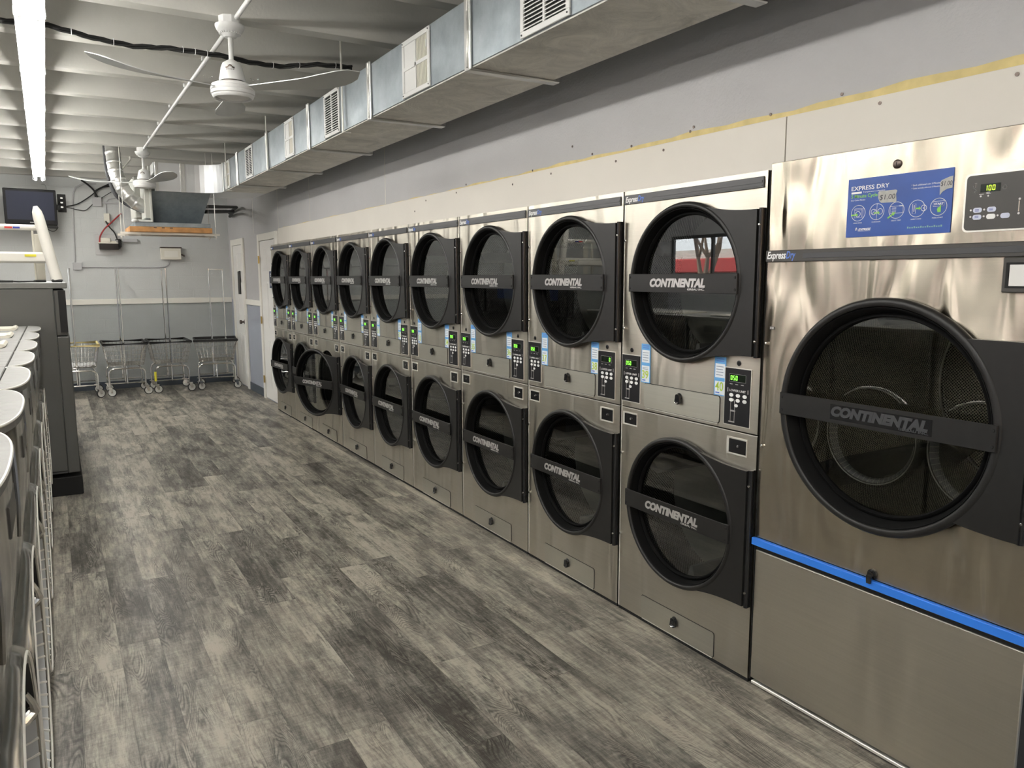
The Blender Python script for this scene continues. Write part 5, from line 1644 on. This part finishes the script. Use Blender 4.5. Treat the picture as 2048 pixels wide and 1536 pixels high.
# ------------------------------------------------------------------ washers on the left
WZ = 1.245
WP = 0.7195
def washer_outline(inset=0.0, bulge=0.078, n=28, corner=-0.168):
    pts = []
    for k in range(n+1):
        t = -1 + 2*k/n
        # denser sampling near the corners
        s_ = sin(t*pi/2)
        y = WP/2 + s_*(WP/2-0.004-inset)
        xx = corner + bulge*(1-abs(s_)**2.6)**(1/2.2) - inset
        pts.append((xx, y))
    return pts
def make_washer(label):
    w = thing('front_load_washer', label, 'washing machine', (0, 0, 0), 0, 'front load washers in the row')
    fo = washer_outline(0.004)
    poly = fo + [(-0.93, WP-0.008), (-0.93, 0.008)]
    lo = washer_outline(0.008, bulge=0.030)
    # one shell: bulged at the top, falling back towards the door zone
    mb = MB()
    rows = []
    for z, t in ((0.03, 0.0), (0.20, 0.10), (0.55, 0.12), (0.90, 0.55), (1.00, 0.85), (1.08, 1.0), (WZ-0.022, 1.0)):
        rows.append([(l[0]+(f[0]-l[0])*t, l[1]+(f[1]-l[1])*t, z) for l, f in zip(lo, fo)] + [(-0.93, WP-0.008, z), (-0.93, 0.008, z)])
    nr = len(rows[0])
    vs = [p for r_ in rows for p in r_]
    fs = [(j*nr+i, j*nr+(i+1) % nr, (j+1)*nr+(i+1) % nr, (j+1)*nr+i) for j in range(len(rows)-1) for i in range(nr)]
    fs += [tuple(range(nr)), tuple((len(rows)-1)*nr+i for i in range(nr))]
    mb.add(vs, fs)
    body = mb.build('body', M['washer_front'], w, smooth=True, angle=35)
    fo2 = washer_outline(0.0)
    poly = fo2 + [(-0.168, WP-0.004), (-0.168, 0.004)]
    mb = MB(); mb.prism(poly[::-1], WZ-0.022, WZ)
    mb.build('front_top', M['steel_top'], w, smooth=True, angle=35)
    mb = MB(); mb.tube([(p[0], p[1], WZ-0.003) for p in fo2], 0.0035, 6); mb.build('top_edge', M['bright_edge'], w, smooth=True)
    mb = MB(); mb.box((-0.93, 0.004, WZ-0.022), (-0.174, WP-0.004, WZ-0.001), c=0.003); mb.build('rear_top', M['steel_top'], w)
    mb = MB(); mb.lathe([(0, 0), (0.006, 0), (0.005, 0.003), (0, 0.004)], 8, Matrix.Translation((-0.171, WP-0.02, WZ-0.004))); mb.build('top_screw', M['chrome'], w)
    # dispenser lid
    mb = MB(); mb.prism([(-0.60, 0), (-0.23, 0), (-0.215, 0.008), (-0.225, 0.018), (-0.235, 0.019), (-0.25, 0.013), (-0.60, 0.013)], WP*0.30, WP*0.72, Matrix(((1, 0, 0, 0), (0, 0, 1, 0), (0, 1, 0, 0), (0, 0, 0, 1))) @ Matrix.Translation((0, WZ-0.001, 0)))
    mb.build('dispenser_lid', M['cream'], w)
    # plinth
    mb = MB(); mb.box((-0.90, 0.01, 0.0005), (-0.14, WP-0.01, 0.03)); mb.build('plinth', M['black_soft'], w)
    xf = lambda y: -0.172 + 0.078*(1-min(1, abs((y-WP/2)/(WP/2-0.008)))**2.6)**(1/2.2)
    mb = MB()
    mb.tube([(xf(0.11)+0.001, 0.11, 1.19), (xf(0.11)+0.003, 0.11, 1.12), (xf(0.11)+0.003, 0.11, 1.04), (xf(0.12)-0.004, 0.12, 0.96)], 0.005, 6)
    mb.build('panel_crease', M['washer_front'], w, smooth=True)
    mb = MB(); mb.box((xf(0.36)-0.01, 0.26, 1.12), (xf(0.36)+0.001, 0.46, 1.18), c=0.003); mb.build('control_panel', M['ctl_grey'], w)
    # dished door: a raised steel ring whose far inner wall is ribbed
    dc = (WP/2, 0.52)
    n = 60
    Td = Matrix.Translation((0, dc[0], dc[1])) @ Matrix(((0, 0, 1, 0), (1, 0, 0, 0), (0, 1, 0, 0), (0, 0, 0, 1)))
    mb = MB(); mb.lathe([(0.356, -0.175), (0.352, -0.150), (0.343, -0.122), (0.334, -0.106), (0.326, -0.100), (0.318, -0.1005), (0.314, -0.104), (0.300, -0.120), (0.270, -0.168), (0.25, -0.175)], n, Td)
    dr = mb.build('door', M['washer_front'], w, smooth=True, angle=40)
    mb = MB(); mb.tube([(-0.1000, dc[0]+0.322*cos(2*pi*k/n), dc[1]+0.322*sin(2*pi*k/n)) for k in range(n)], 0.0042, 6, closed=True); mb.build('door_rim', M['bright_edge'], dr, smooth=True)
    # pale plastic lining on the lower inner wall, with ribs
    def wall(a0, a1, m_, off=0.0016):
        vs, fs = [], []
        for k in range(m_+1):
            a = a0+(a1-a0)*k/m_
            for (r_, x_) in ((0.313, -0.1065), (0.298, -0.1245), (0.270, -0.1675)):
                vs.append((x_+off*0.8, dc[0]+(r_-off)*cos(a), dc[1]+(r_-off)*sin(a)))
        for k in range(m_):
            for j in range(2): fs.append((k*3+j, (k+1)*3+j, (k+1)*3+j+1, k*3+j+1))
        return MB().add(vs, fs)
    wall(-pi*0.98, 0.18, 40).build('ribbed_lining', M['lining'], dr, smooth=True)
    mb = MB()
    for k in range(26):
        a = -pi*0.97 + (pi*0.97+0.02)*k/25
        c_, s_ = cos(a), sin(a)
        mb.tube([(-0.1045, dc[0]+0.311*c_, dc[1]+0.311*s_), (-0.165, dc[0]+0.270*c_, dc[1]+0.270*s_)], 0.0036, 5)
    mb.build('door_rib', M['bright_edge'], dr, smooth=True)
    wall(0.34, 0.92, 12, 0.004).build('handle_recess', M['dark_gap'], dr)
    mb = MB()
    mb.tube([(-0.150, dc[0]+0.285*cos(0.20), dc[1]+0.285*sin(0.20)), (-0.122, dc[0]+0.292*cos(0.24), dc[1]+0.292*sin(0.24)), (-0.104, dc[0]+0.300*cos(0.30), dc[1]+0.300*sin(0.30)), (-0.108, dc[0]+0.296*cos(0.40), dc[1]+0.296*sin(0.40)), (-0.118, dc[0]+0.290*cos(0.55), dc[1]+0.290*sin(0.55))], [0.010, 0.013, 0.012, 0.008, 0.006], 8)
    mb.build('door_handle', M['chrome'], dr, smooth=True)
    mb = MB(); mb.lathe([(0.0, -0.20), (0.12, -0.192), (0.20, -0.182), (0.268, -0.172)], 40, Td); mb.build('door_glass', M['tv_screen'], dr, smooth=True)
    return w
w0 = make_washer('front load washer')
wlabels = ['stainless front load washer nearest the camera, out of view', 'stainless front load washer cut off by the bottom corner, lowest in the photo',
           'stainless front load washer second in the row up from the bottom corner', 'stainless front load washer third in the row up from the bottom corner',
           'stainless front load washer fourth in the row, in the middle of it', 'stainless front load washer third in the row from the grey washer bank',
           'stainless front load washer second in the row from the grey washer bank', 'stainless front load washer touching the tall grey washer bank']
washers = []
for i in range(8):
    c = w0 if i == 0 else copy_tree(w0)
    c.location = (0, 6.335 - WP*(8-i), 0)
    c['label'] = wlabels[i]
    washers.append(c)
for c in washers[:5]:                      # only the last three show a cream dispenser lid
    for k in list(c.children):
        if k.name.startswith('dispenser_lid'): bpy.data.objects.remove(k)

# ------------------------------------------------------------------ tall grey washer bank behind
def tall_washer(i, label, y0, wd):
    t = thing('large_washer', label, 'washing machine', (0, y0, 0), 0, 'tall hard mount washers')
    mb = MB(); mb.box((-1.25, 0.002, 0.165), (0.0, wd-0.002, 1.50), c=0.004); mb.build('cabinet', M['cab_grey'], t)
    mb = MB(); mb.box((0.0005, 0.002, 0.165), (0.078, wd-0.002, 1.16), c=0.006); mb.box((0.0005, 0.02, 1.165), (0.070, wd-0.02, 1.49), c=0.006)
    mb.build('front_shell', M['cab_grey'], t)
    mb = MB(); mb.box((0.028, 0.0, 1.19), (0.0745, 0.016, 1.488)); mb.build('side_slot', M['dark_gap'], t)
    mb = MB(); mb.box((-1.26, 0.0, 1.502), (0.088, wd, 1.545), c=0.005); mb.build('top_panel', M['cab_edge'], t)
    mb = MB(); mb.box((-1.2, 0.03, 0.001), (-0.10, wd, 0.16)); mb.box((-0.14, 0.0, 0.0), (0.088, wd-0.02, 0.135), c=0.004); mb.build('base', M['dark_gap'], t)
    TF = Matrix(((0, 0, 1, 0), (-1, 0, 0, 0), (0, 1, 0, 0), (0, 0, 0, 1)))
    mb = MB(); mb.lathe([(0.29, 0.0), (0.29, 0.002), (0.27, 0.004), (0.22, 0.003), (0.20, 0.001)], 40, Matrix.Translation((0.078, wd/2, 0.72)) @ Matrix(((0, 0, 1, 0), (1, 0, 0, 0), (0, 1, 0, 0), (0, 0, 0, 1))))
    dr = mb.build('door', M['black'], t, smooth=True)
    mb = MB(); mb.lathe([(0.0, 0.003), (0.1, 0.0025), (0.2, 0.002)], 32, Matrix.Translation((0.078, wd/2, 0.72)) @ Matrix(((0, 0, 1, 0), (1, 0, 0, 0), (0, 1, 0, 0), (0, 0, 0, 1))))
    mb.build('door_glass', M['tv_screen'], dr, smooth=True)
    mb = MB(); mb.box((0.0785, 0.10, 1.08), (0.081, wd-0.10, 1.155)); mb.box((0.0705, 0.15, 1.20), (0.075, wd-0.15, 1.30)); mb.build('control_panel', M['ctl'], t)
    mb = MB(); mb.box((0.0705, 0.18, 1.33), (0.074, wd-0.30, 1.47)); mb.build('instruction_panel', M['sign_blue'], t)
    mb = MB(); mb.box((-1.0, -0.0008, 0.18), (-0.002, 0.0015, 0.186)); mb.build('side_seam', M['dark_gap'], t)
    return t
tall_washer(0, 'tall grey washer bank cabinet with its side panel facing the camera', 6.352, 0.86)
tall_washer(1, 'second tall grey washer, hidden behind the first cabinet', 7.214, 0.86)
tall_washer(2, 'third tall grey washer, hidden at the end of the bank', 8.076, 0.86)
# bolts on the side panel
# ------------------------------------------------------------------ ladder
ld = thing('step_ladder', 'white step ladder with yellow and red stickers standing on the grey washer', 'ladder', (0, 0, 0))
def rail(x0, x1, y0, y1, ztop, lean, w=0.038):
    mb = MB()
    pts = []
    n = 14
    for k in range(n+1):
        t = k/n
        z = 1.5485 + 0.012 + (ztop-1.56)*t
        pts.append((x0+(x1-x0)*t, y0+lean*t, z))
    # rounded top
    rad = [0.036 + 0.002*(1-k/n) for k in range(n+1)]
    rad[-1] = 0.014; rad[-2] = 0.031
    mb.tube(pts, rad, 14)
    return mb
XR_, XL_ = 0.020, -0.60
for (a, b_) in (((XR_+0.012), XR_-0.085), ((XL_-0.012), XL_+0.085)):
    rail(a, b_, 6.56, 6.60, 2.085, 0.03).build('side_rail', M['ladder'], ld, smooth=True)
for (z, h, w) in ((1.935, 0.040, 0.05), (1.722, 0.078, 0.10)):
    mb = MB()
    f_ = (z-1.56)/0.525
    xa, xb_ = XR_+0.012-0.097*f_, XL_-0.012+0.097*f_
    mb.box((xb_, 6.555+0.03*f_, z-h/2), (xa, 6.555+0.03*f_+w, z+h/2), c=0.014)
    st = mb.build('step', M['ladder'], ld, smooth=True)
    if z > 1.8:
        mb = MB(); mb.box((-0.262, 6.5725, 1.925), (-0.215, 6.575, 1.938)); mb.build('red_sticker', M['red'], st)
        mb = MB(); mb.box((-0.212, 6.5725, 1.925), (-0.170, 6.575, 1.938)); mb.build('blue_sticker', M['navy'], st)
    else:
        mb = MB(); mb.box((-0.155, 6.5595, 1.728), (-0.085, 6.5625, 1.744)); mb.build('yellow_sticker', M['yellow'], st)
for x in (-0.098, -0.50):
    mb = MB(); mb.box((x-0.008, 6.72, 1.56), (x+0.006, 6.75, 1.93), c=0.003); mb.box((x+0.004, 6.80, 1.56), (x+0.060, 6.81, 1.90), c=0.003)
    mb.build('rear_leg', M['cream'], ld)
for x in (XR_+0.012, XL_-0.012):
    mb = MB(); mb.box((x-0.036, 6.525, 1.5455), (x+0.036, 6.60, 1.566), c=0.006); mb.build('rubber_foot', M['black_soft'], ld)
for x in (-0.098, -0.50):
    mb = MB(); mb.box((x-0.02, 6.70, 1.5455), (x+0.06, 6.82, 1.5605), c=0.004); mb.build('rubber_foot', M['black_soft'], ld)
mb = MB()
mb.tube([(-0.62, 6.44, 1.556), (-0.42, 6.42, 1.560), (-0.30, 6.45, 1.556), (-0.20, 6.42, 1.551), (-0.10, 6.45, 1.552)], 0.006, 6)
mb.box((-0.34, 6.40, 1.546), (-0.23, 6.44, 1.560), c=0.004)
tag(mb.build('cable', M['black_soft']), 'black cord lying on the tall grey washer below the ladder', 'cord')

# ------------------------------------------------------------------ television
tv = thing('wall_television', 'black flat television on a swing arm near the ceiling on the back wall', 'television', (-0.17, 11.92, 2.49), 0)
tv.rotation_euler = (R(7), R(0), R(4))
mb = MB(); mb.box((-0.292, -0.02, -0.225), (0.292, 0.035, 0.225), c=0.008); tvb = mb.build('casing', M['black_gloss'], tv)
mb = MB(); mb.box((-0.262, -0.0225, -0.165), (0.262, -0.0201, 0.195)); mb.build('screen', M['tv_screen'], tv)
mb = MB(); mb.box((-0.29, -0.010, -0.268), (0.29, 0.050, -0.226), c=0.006); mb.build('speaker_bar', M['black_soft'], tv)
mb = MB(); mb.box((-0.02, -0.0235, -0.200), (0.03, -0.0202, -0.192)); mb.build('logo', M['silver_ink'], tv)
mb = MB(); mb.box((-0.03, 0.036, -0.03), (0.33, 0.07, 0.03)); mb.box((0.30, 0.05, -0.03), (0.34, 0.30, 0.03)); mb.build('swing_arm', M['black_soft'], tv)
mb = MB(); mb.box((-0.05, -0.012, -0.12), (0.05, -0.0005, 0.12), c=0.002)
mp = tag(mb.build('wall_mount', M['black_soft'], loc=(0.19, YB, 2.58)), 'black slotted mounting plate beside the television', 'mount')
mb = MB()
for z in (0.07, 0.01, -0.05): mb.box((-0.015, -0.0145, z-0.012), (0.015, -0.0118, z+0.010), c=0.001)
mb.build('mount_slot', M['chrome'], mp)

# ------------------------------------------------------------------ things on the back wall
def wallthing(name, mb, mat, label, cat, smooth=False, group=None):
    return tag(mb.build(name, mat, smooth=smooth), label, cat, group)
# white wall conduit
mb = MB()
yw = YB-0.012
mb.tube([(0.62, yw, 2.86), (0.46, yw, 2.85), (0.37, yw, 2.80), (0.335, yw, 2.72), (0.32, yw, 2.60), (0.29, yw, 1.79)], 0.010, 8)
wallthing('wall_conduit', mb, M['grey_box'], 'grey vertical conduit on the back wall right of the television', 'conduit', True)
mb = MB(); mb.box((0.26, YB-0.045, 1.685), (0.37, YB-0.0005, 1.785), c=0.004)
wallthing('conduit_box', mb, M['grey_box'], 'small grey junction box where the two wall conduits meet', 'junction box')
mb = MB(); mb.tube([(0.37, yw, 1.725), (1.36, yw, 1.725), (1.43, yw, 1.735), (1.475, yw, 1.77), (1.49, yw, 1.83)], 0.010, 8)
wallthing('wall_conduit', mb, M['grey_box'], 'grey horizontal conduit on the back wall behind the cart racks', 'conduit', True)
mb = MB(); mb.box((1.375, YB-0.09, 1.835), (1.645, YB-0.0005, 2.005), c=0.006)
el = wallthing('emergency_light', mb, M['cream'], 'cream lidded box at the end of the horizontal wall conduit', 'wall box')
mb = MB(); mb.box((1.37, YB-0.10, 1.998), (1.655, YB-0.0005, 2.015), c=0.003); mb.build('box_lid', M['bronze'], el)
mb = MB(); mb.box((1.42, YB-0.093, 1.87), (1.60, YB-0.0895, 1.96)); mb.build('box_vent', M['trim'], el)
mb = MB(); mb.tube([(1.645, YB-0.05, 1.91), (1.67, YB-0.07, 1.90), (1.69, YB-0.08, 1.885)], 0.012, 8); mb.build('spout', M['bronze'], el)
mb = MB(); mb.box((0.555, YB-0.04, 2.555), (0.67, YB-0.0005, 2.68), c=0.004)
wallthing('junction_box', mb, M['grey_box'], 'square grey junction box high on the wall with cables entering its top', 'junction box')
mb = MB(); mb.box((0.67, YB-0.02, 2.60), (0.98, YB-0.0005, 2.625))
wallthing('wall_conduit', mb, M['grey_box'], 'short grey raceway from the square junction box towards the air handler', 'conduit')
mb = MB(); mb.box((0.685, YB-0.045, 2.335), (0.755, YB-0.0005, 2.465), c=0.004)
oo = wallthing('outlet_box', mb, M['cream'], 'cream outlet box above the black alarm unit', 'outlet')
mb = MB(); mb.tube([(0.72, YB-0.01, 2.46), (0.72, YB-0.012, 2.60), (0.76, YB-0.012, 2.66), (0.86, YB-0.012, 2.68)], 0.006, 6)
mb.build('outlet_conduit', M['grey_box'], oo)
mb = MB(); mb.box((0.55, YB-0.008, 1.895), (0.885, YB-0.0005, 2.175), c=0.002)
wallthing('backing_plate', mb, M['plate_grey'], 'flat grey metal plate behind the black and cream power unit', 'plate')
pu = thing('power_unit', 'black and cream power supply unit on the grey plate', 'power unit', (0, 0, 0))
mb = MB(); mb.box((0.595, YB-0.16, 1.965), (0.835, YB-0.0085, 2.045), c=0.004); mb.build('lower_case', M['black_gloss'], pu)
mb = MB(); mb.box((0.585, YB-0.17, 2.046), (0.83, YB-0.0085, 2.062), c=0.003); mb.box((0.62, YB-0.15, 2.063), (0.74, YB-0.0085, 2.125), c=0.006); mb.box((0.74, YB-0.12, 2.063), (0.81, YB-0.0085, 2.085), c=0.003)
mb.build('cream_cover', M['cream'], pu)
mb = MB(); mb.box((0.84, YB-0.10, 2.00), (0.875, YB-0.009, 2.11), c=0.004); mb.tube([(0.80, YB-0.1, 2.10), (0.85, YB-0.12, 2.11), (0.87, YB-0.1, 2.05), (0.85, YB-0.08, 1.98)], 0.008, 6); mb.build('cable_loop', M['black_soft'], pu)
q = flex([(0.605, YB-0.06, 2.063), (0.62, YB-0.06, 2.15), (0.68, YB-0.06, 2.25), (0.76, YB-0.05, 2.33), (0.83, YB-0.04, 2.40), (0.90, YB-0.03, 2.47)], 0.01, 30)
mb = MB(); mb.tube(q, 0.010, 7)
wallthing('red_cable', mb, M['wire_red'], 'dark red cable curving up from the power unit', 'cable', True)
q = flex([(0.83, YB-0.05, 2.10), (0.80, YB-0.05, 2.20), (0.74, YB-0.05, 2.28), (0.70, YB-0.05, 2.36)], 0.01, 20)
mb = MB(); mb.tube(q, 0.009, 7)
wallthing('black_cable', mb, M['black_soft'], 'black cable crossing the red one above the power unit', 'cable', True)
mb = MB(); mb.box((0.895, YB-0.06, 2.075), (1.085, YB-0.0005, 2.12), c=0.003)
wallthing('metal_shelf', mb, M['grey_box'], 'small grey metal channel right of the power unit', 'channel')
def wire(path, r, label, name='tv_cable', n=40, mat='black_soft'):
    mb = MB(); mb.tube(flex(path, r, n), r, 6)
    return wallthing(name, mb, M[mat], label, 'cable', True)
wire([(0.24, YB-0.02, 2.54), (0.38, YB-0.03, 2.58), (0.55, YB-0.04, 2.70), (0.66, YB-0.04, 2.80), (0.80, YB-0.03, 2.84)], 0.008, 'black cable rising from the television mount to the ceiling duct')
wire([(0.24, YB-0.02, 2.53), (0.38, YB-0.02, 2.50), (0.47, YB-0.02, 2.50), (0.60, YB-0.03, 2.62), (0.80, YB-0.03, 2.76)], 0.005, 'thin black cable dipping below the square junction box')
wire([(0.60, YB-0.03, 2.68), (0.59, YB-0.03, 2.76), (0.52, YB-0.03, 2.84), (0.44, YB-0.03, 2.90)], 0.013, 'thick black cable bending from the junction box top to the ceiling')
wire([(0.62, YB-0.03, 2.68), (0.60, YB-0.04, 2.75), (0.68, YB-0.04, 2.81), (0.86, YB-0.04, 2.90)], 0.013, 'thick black cable running from the junction box top behind the fan')
wire([(0.12, 11.98, 2.24), (0.09, 12.0, 2.20), (0.05, 12.05, 2.19), (0.0, 12.1, 2.22)], 0.005, 'short cord hanging in a loop under the television')
wire([(-0.03, 12.0, 2.79), (0.0, 12.1, 2.80), (0.02, 12.2, 2.78), (0.02, YB-0.01, 2.68)], 0.006, 'grey flexible cord from the last tube light to the television', 'lamp_cord', mat='grey_box')

# ------------------------------------------------------------------ laundry carts
def laundry_cart(label, x, y, rz, rim='black_soft', bag=False, yellow=False, rack_rot=pi/2, rack_off=(0.0, 0.0), Wc=0.56, Dc=0.66):
    c = thing('laundry_cart', label, 'laundry cart', (x, y, 0), rz, 'wire laundry carts along the back wall')
    hw, hd = Wc/2, Dc/2
    bw, bd2 = hw*0.80, hd*0.84
    z0, z1 = 0.41, 0.70
    mb = MB()
    def ringz(t, r_=0.0028, n=4):
        a, b_ = bw+(hw-bw)*t, bd2+(hd-bd2)*t
        z = z0+(z1-z0)*t
        mb.tube([(-a, -b_, z), (a, -b_, z), (a, b_, z), (-a, b_, z)], r_, n, closed=True)
    for t in (0, 0.12, 0.30, 0.5, 0.72, 0.9): ringz(t)
    nx = 11
    for k in range(nx+1):
        s_ = -1+2*k/nx
        for d in (-1, 1):
            mb.tube([(s_*bw, d*bd2, z0), (s_*hw, d*hd, z1)], 0.0024, 4); mb.tube([(d*bw, s_*bd2, z0), (d*hw, s_*hd, z1)], 0.0024, 4)
        mb.tube([(s_*bw, -bd2, z0), (s_*bw, bd2, z0)], 0.0022, 4); mb.tube([(-bw, s_*bd2, z0), (bw, s_*bd2, z0)], 0.0022, 4)
    mb.build('wire_basket', M['chrome'], c)
    mb = MB(); mb.tube([(-hw, -hd, z1), (hw, -hd, z1), (hw, hd, z1), (-hw, hd, z1)], 0.019, 8, closed=True)
    mb.build('rim_bumper', M[rim], c, smooth=True)
    # two U-shaped tube legs front and back with rails
    for d in (-1, 1):
        mb = MB()
        yb = d*bd2*0.98
        a = bw*1.05
        pts = [(-a, yb, 0.14), (-a, yb, 0.30)] + [(-a+0.07-0.07*cos(t), yb, 0.30+0.07*sin(t)) for t in (pi/6, pi/3, pi/2)] + [(a-0.07+0.07*cos(t), yb, 0.30+0.07*sin(t)) for t in (pi/2, pi/3, pi/6)] + [(a, yb, 0.30), (a, yb, 0.14)]
        mb.tube(pts, 0.0125, 8)
        mb.tube([(-a, yb, 0.175), (a, yb, 0.175)], 0.009, 6)
        mb.tube([(0, yb, 0.165), (0, yb, 0.40)], 0.008, 6)
        lg = mb.build('leg_frame', M['chrome'], c, smooth=True)
        if yellow and d == -1:
            mb = MB(); mb.tube([(-a, yb, 0.17), (-a, yb, 0.30)], 0.0155, 8); mb.build('yellow_tape', M['yellow'], lg)
    mb = MB()
    for s_ in (-1, 1): mb.tube([(s_*bw*1.05, -bd2, 0.20), (s_*bw*1.05, bd2, 0.20)], 0.009, 6)
    mb.tube([(0, -bd2, 0.185), (0, bd2, 0.185)], 0.008, 6)
    mb.build('side_rail', M['chrome'], c)
    for sx2 in (-1, 1):
        for sy2 in (-1, 1):
            px, py = sx2*bw*1.05, sy2*bd2*0.98
            a = random.uniform(-0.6, 0.6) + (0 if sx2 < 0 else 0.3)
            T = Matrix.Translation((px, py, 0)) @ Matrix.Rotation(a, 4, 'Z')
            mb = MB()
            mb.tube([T @ Vector((0, 0, 0.140)), T @ Vector((0, 0, 0.125))], 0.014, 8)
            mb.box((-0.026, -0.020, 0.118), (0.040, 0.020, 0.126), T)
            for s_ in (-1, 1): mb.prism([(-0.012, 0.12), (0.035, 0.12), (0.042, 0.05), (0.016, 0.05)], s_*0.018-0.0015, s_*0.018+0.0015, T @ Matrix(((1, 0, 0, 0), (0, 0, 1, 0), (0, 1, 0, 0), (0, 0, 0, 1))))
            cs = mb.build('caster', M['chrome'], c)
            TW = T @ Matrix.Translation((0.028, 0, 0.058)) @ Matrix(((1, 0, 0, 0), (0, 0, 1, 0), (0, -1, 0, 0), (0, 0, 0, 1)))
            mb = MB(); mb.lathe([(0.0, -0.016), (0.014, -0.016), (0.016, -0.010), (0.048, -0.011), (0.048, 0.011), (0.016, 0.010), (0.014, 0.016), (0.0, 0.016)], 20, TW); mb.build('wheel', M['wheel'], cs, smooth=True, angle=30)
            mb = MB(); mb.lathe([(0.047, -0.012), (0.053, -0.012), (0.0575, -0.006), (0.0575, 0.006), (0.053, 0.012), (0.047, 0.012)], 24, TW, closed=True); mb.build('tyre', M['tyre'], cs, smooth=True)
    # garment rack: inverted U on the centre line
    L2 = 0.24
    rx, ry = rack_off
    Tr = Matrix.Translation((rx, ry, 0)) @ Matrix.Rotation(rack_rot, 4, 'Z')
    mb = MB()
    for s_ in (-1, 1):
        mb.tube([Tr @ Vector((s_*L2, 0, 0.19)), Tr @ Vector((s_*L2, 0, 0.72))], 0.014, 8)
        mb.tube([Tr @ Vector((s_*L2, 0, 0.70)), Tr @ Vector((s_*L2, 0, 1.69))], 0.0105, 8)
        mb.lathe([(0, -0.004), (0.016, -0.004), (0.016, 0.016), (0, 0.016)], 8, Tr @ Matrix.Translation((s_*L2, 0, 1.685)))
    mb.tube([Tr @ Vector((-L2, 0, 1.69)), Tr @ Vector((L2, 0, 1.69))], 0.0105, 8)
    mb.build('garment_rack', M['chrome'], c, smooth=True)
    if bag:
        mb = MB()
        n1, n2 = 20, 10
        vs, fs = [], []
        for i in range(n1+1):
            for j in range(n2+1):
                vs.append((-bw+2*bw*i/n1, -bd2+2*bd2*j/n2, z0+0.012+0.02*random.random()))
        for i in range(n1):
            for j in range(n2):
                k = i*(n2+1)+j; fs.append((k, k+1, k+n2+2, k+n2+1))
        mb.add(vs, fs)
        o = mb.build('basket_liner', M['bag'], c, smooth=True)
    return c
laundry_cart('wire laundry cart with a yellow rim, next to the grey washer', 0.215, 11.72, 0.0, rim='yellow_edge', bag=True, Wc=0.50, rack_off=(-0.02, 0.0))
laundry_cart('wire laundry cart with black rim, second from the grey washer', 0.780, 11.75, 0.0, rack_off=(-0.02, 0.0), Wc=0.525)
laundry_cart('wire laundry cart with black rim and yellow tape on one leg', 1.34, 11.76, 0.0, yellow=True, rack_off=(0.0, 0.0), Wc=0.51)
laundry_cart('wire laundry cart turned at an angle beside the corner door', 1.958, 11.70, -0.14, rack_rot=1.15, rack_off=(0.055, 0.0), Wc=0.57, Dc=0.56)

# ------------------------------------------------------------------ street outside the windows
struct(MB().box((-60, -40, -0.4), (XL-0.15, 60, -0.12)), 'ground', M['asphalt'])
struct(MB().box((XL-0.15, -60, -0.4), (60, YF-0.15, -0.12)), 'ground_1', M['asphalt'])
mb = MB(); mb.box((-32, -5, -0.12), (-24, 45, 2.9)); bl = mb.build('shop_building', M['ext_wall']); tag(bl, 'low pale shop building across the street with red awning', 'building')
mb = MB(); mb.box((-23.99, -5, 1.75), (-23.4, 45, 2.45), c=0.05); mb.build('awning', M['ext_red'], bl)
mb = MB()
for k in range(8): mb.box((-23.98, -3+k*6, 0.1), (-23.9, 1.5+k*6, 1.70))
mb.build('window', M['tv_screen'], bl)
mb = MB(); mb.box((-30, -34, -0.12), (30, -26, 6.5)); b2 = mb.build('warm_bounce_building', simple('warm_bounce_peach', (0.62, 0.42, 0.27), 0.85)); tag(b2, 'unseen peach building added behind the camera to warm reflections', 'building')  # unseen block, added to reflect warm sunlight into the dryer steel
mb = MB()
for k in range(12): mb.box((-28+k*4.8, -26.0, 1.0), (-26+k*4.8, -25.9, 2.6))
mb.build('window', M['tv_screen'], b2)
def car(x, y, rz, mat, label):
    c = thing('car', label, 'car', (x, y, -0.12), rz)
    side = [(-2.2, 0.35), (-2.15, 0.75), (-1.3, 0.92), (-0.7, 1.42), (0.9, 1.45), (1.6, 1.0), (2.15, 0.9), (2.25, 0.4)]
    mb = MB(); mb.prism([(a, b_) for a, b_ in side], -0.88, 0.88, Matrix(((1, 0, 0, 0), (0, 0, 1, 0), (0, 1, 0, 0), (0, 0, 0, 1))))
    mb.build('body', mat, c)
    mb = MB()
    for s_ in (-0.885, 0.885):
        mb.prism([(-1.15, 0.95), (-0.65, 1.34), (0.85, 1.37), (1.35, 1.0)], s_-0.004, s_+0.004, Matrix(((1, 0, 0, 0), (0, 0, 1, 0), (0, 1, 0, 0), (0, 0, 0, 1))))
    mb.build('side_window', M['tv_screen'], c)
    for a in (-1.4, 1.4):
        for s_ in (-0.8, 0.8):
            mb = MB(); mb.lathe([(0, -0.11), (0.33, -0.11), (0.33, 0.11), (0, 0.11)], 20, Matrix.Translation((a, s_, 0.33)) @ Matrix(((1, 0, 0, 0), (0, 0, 1, 0), (0, -1, 0, 0), (0, 0, 0, 1))))
            mb.build('wheel', M['tyre'], c)
    return c
car(-10.5, 13.2, 1.45, M['car_blue'], 'blue car parked outside the side window')
car(-13.0, 17.5, 1.6, M['car_white'], 'white car parked in the street outside the side window')
random.seed(3)
mb = MB()
def branch(p, d, L_, r, depth):
    q_ = p + d*L_
    mb.tube([p, (p+q_)/2 + Vector((random.uniform(-.05, .05),)*3)*L_, q_], [r, r*0.85, r*0.65], 6)
    if depth == 0: return
    for k in range(3):
        nd_ = (d + Vector((random.uniform(-.7, .7), random.uniform(-.7, .7), random.uniform(-.1, .6)))).normalized()
        branch(q_, nd_, L_*0.72, r*0.6, depth-1)
branch(Vector((-11.5, 16.2, -0.12)), Vector((0, 0, 1)), 1.3, 0.14, 4)
tag(mb.build('bare_tree', M['bark']), 'bare tree standing outside the side window', 'tree')
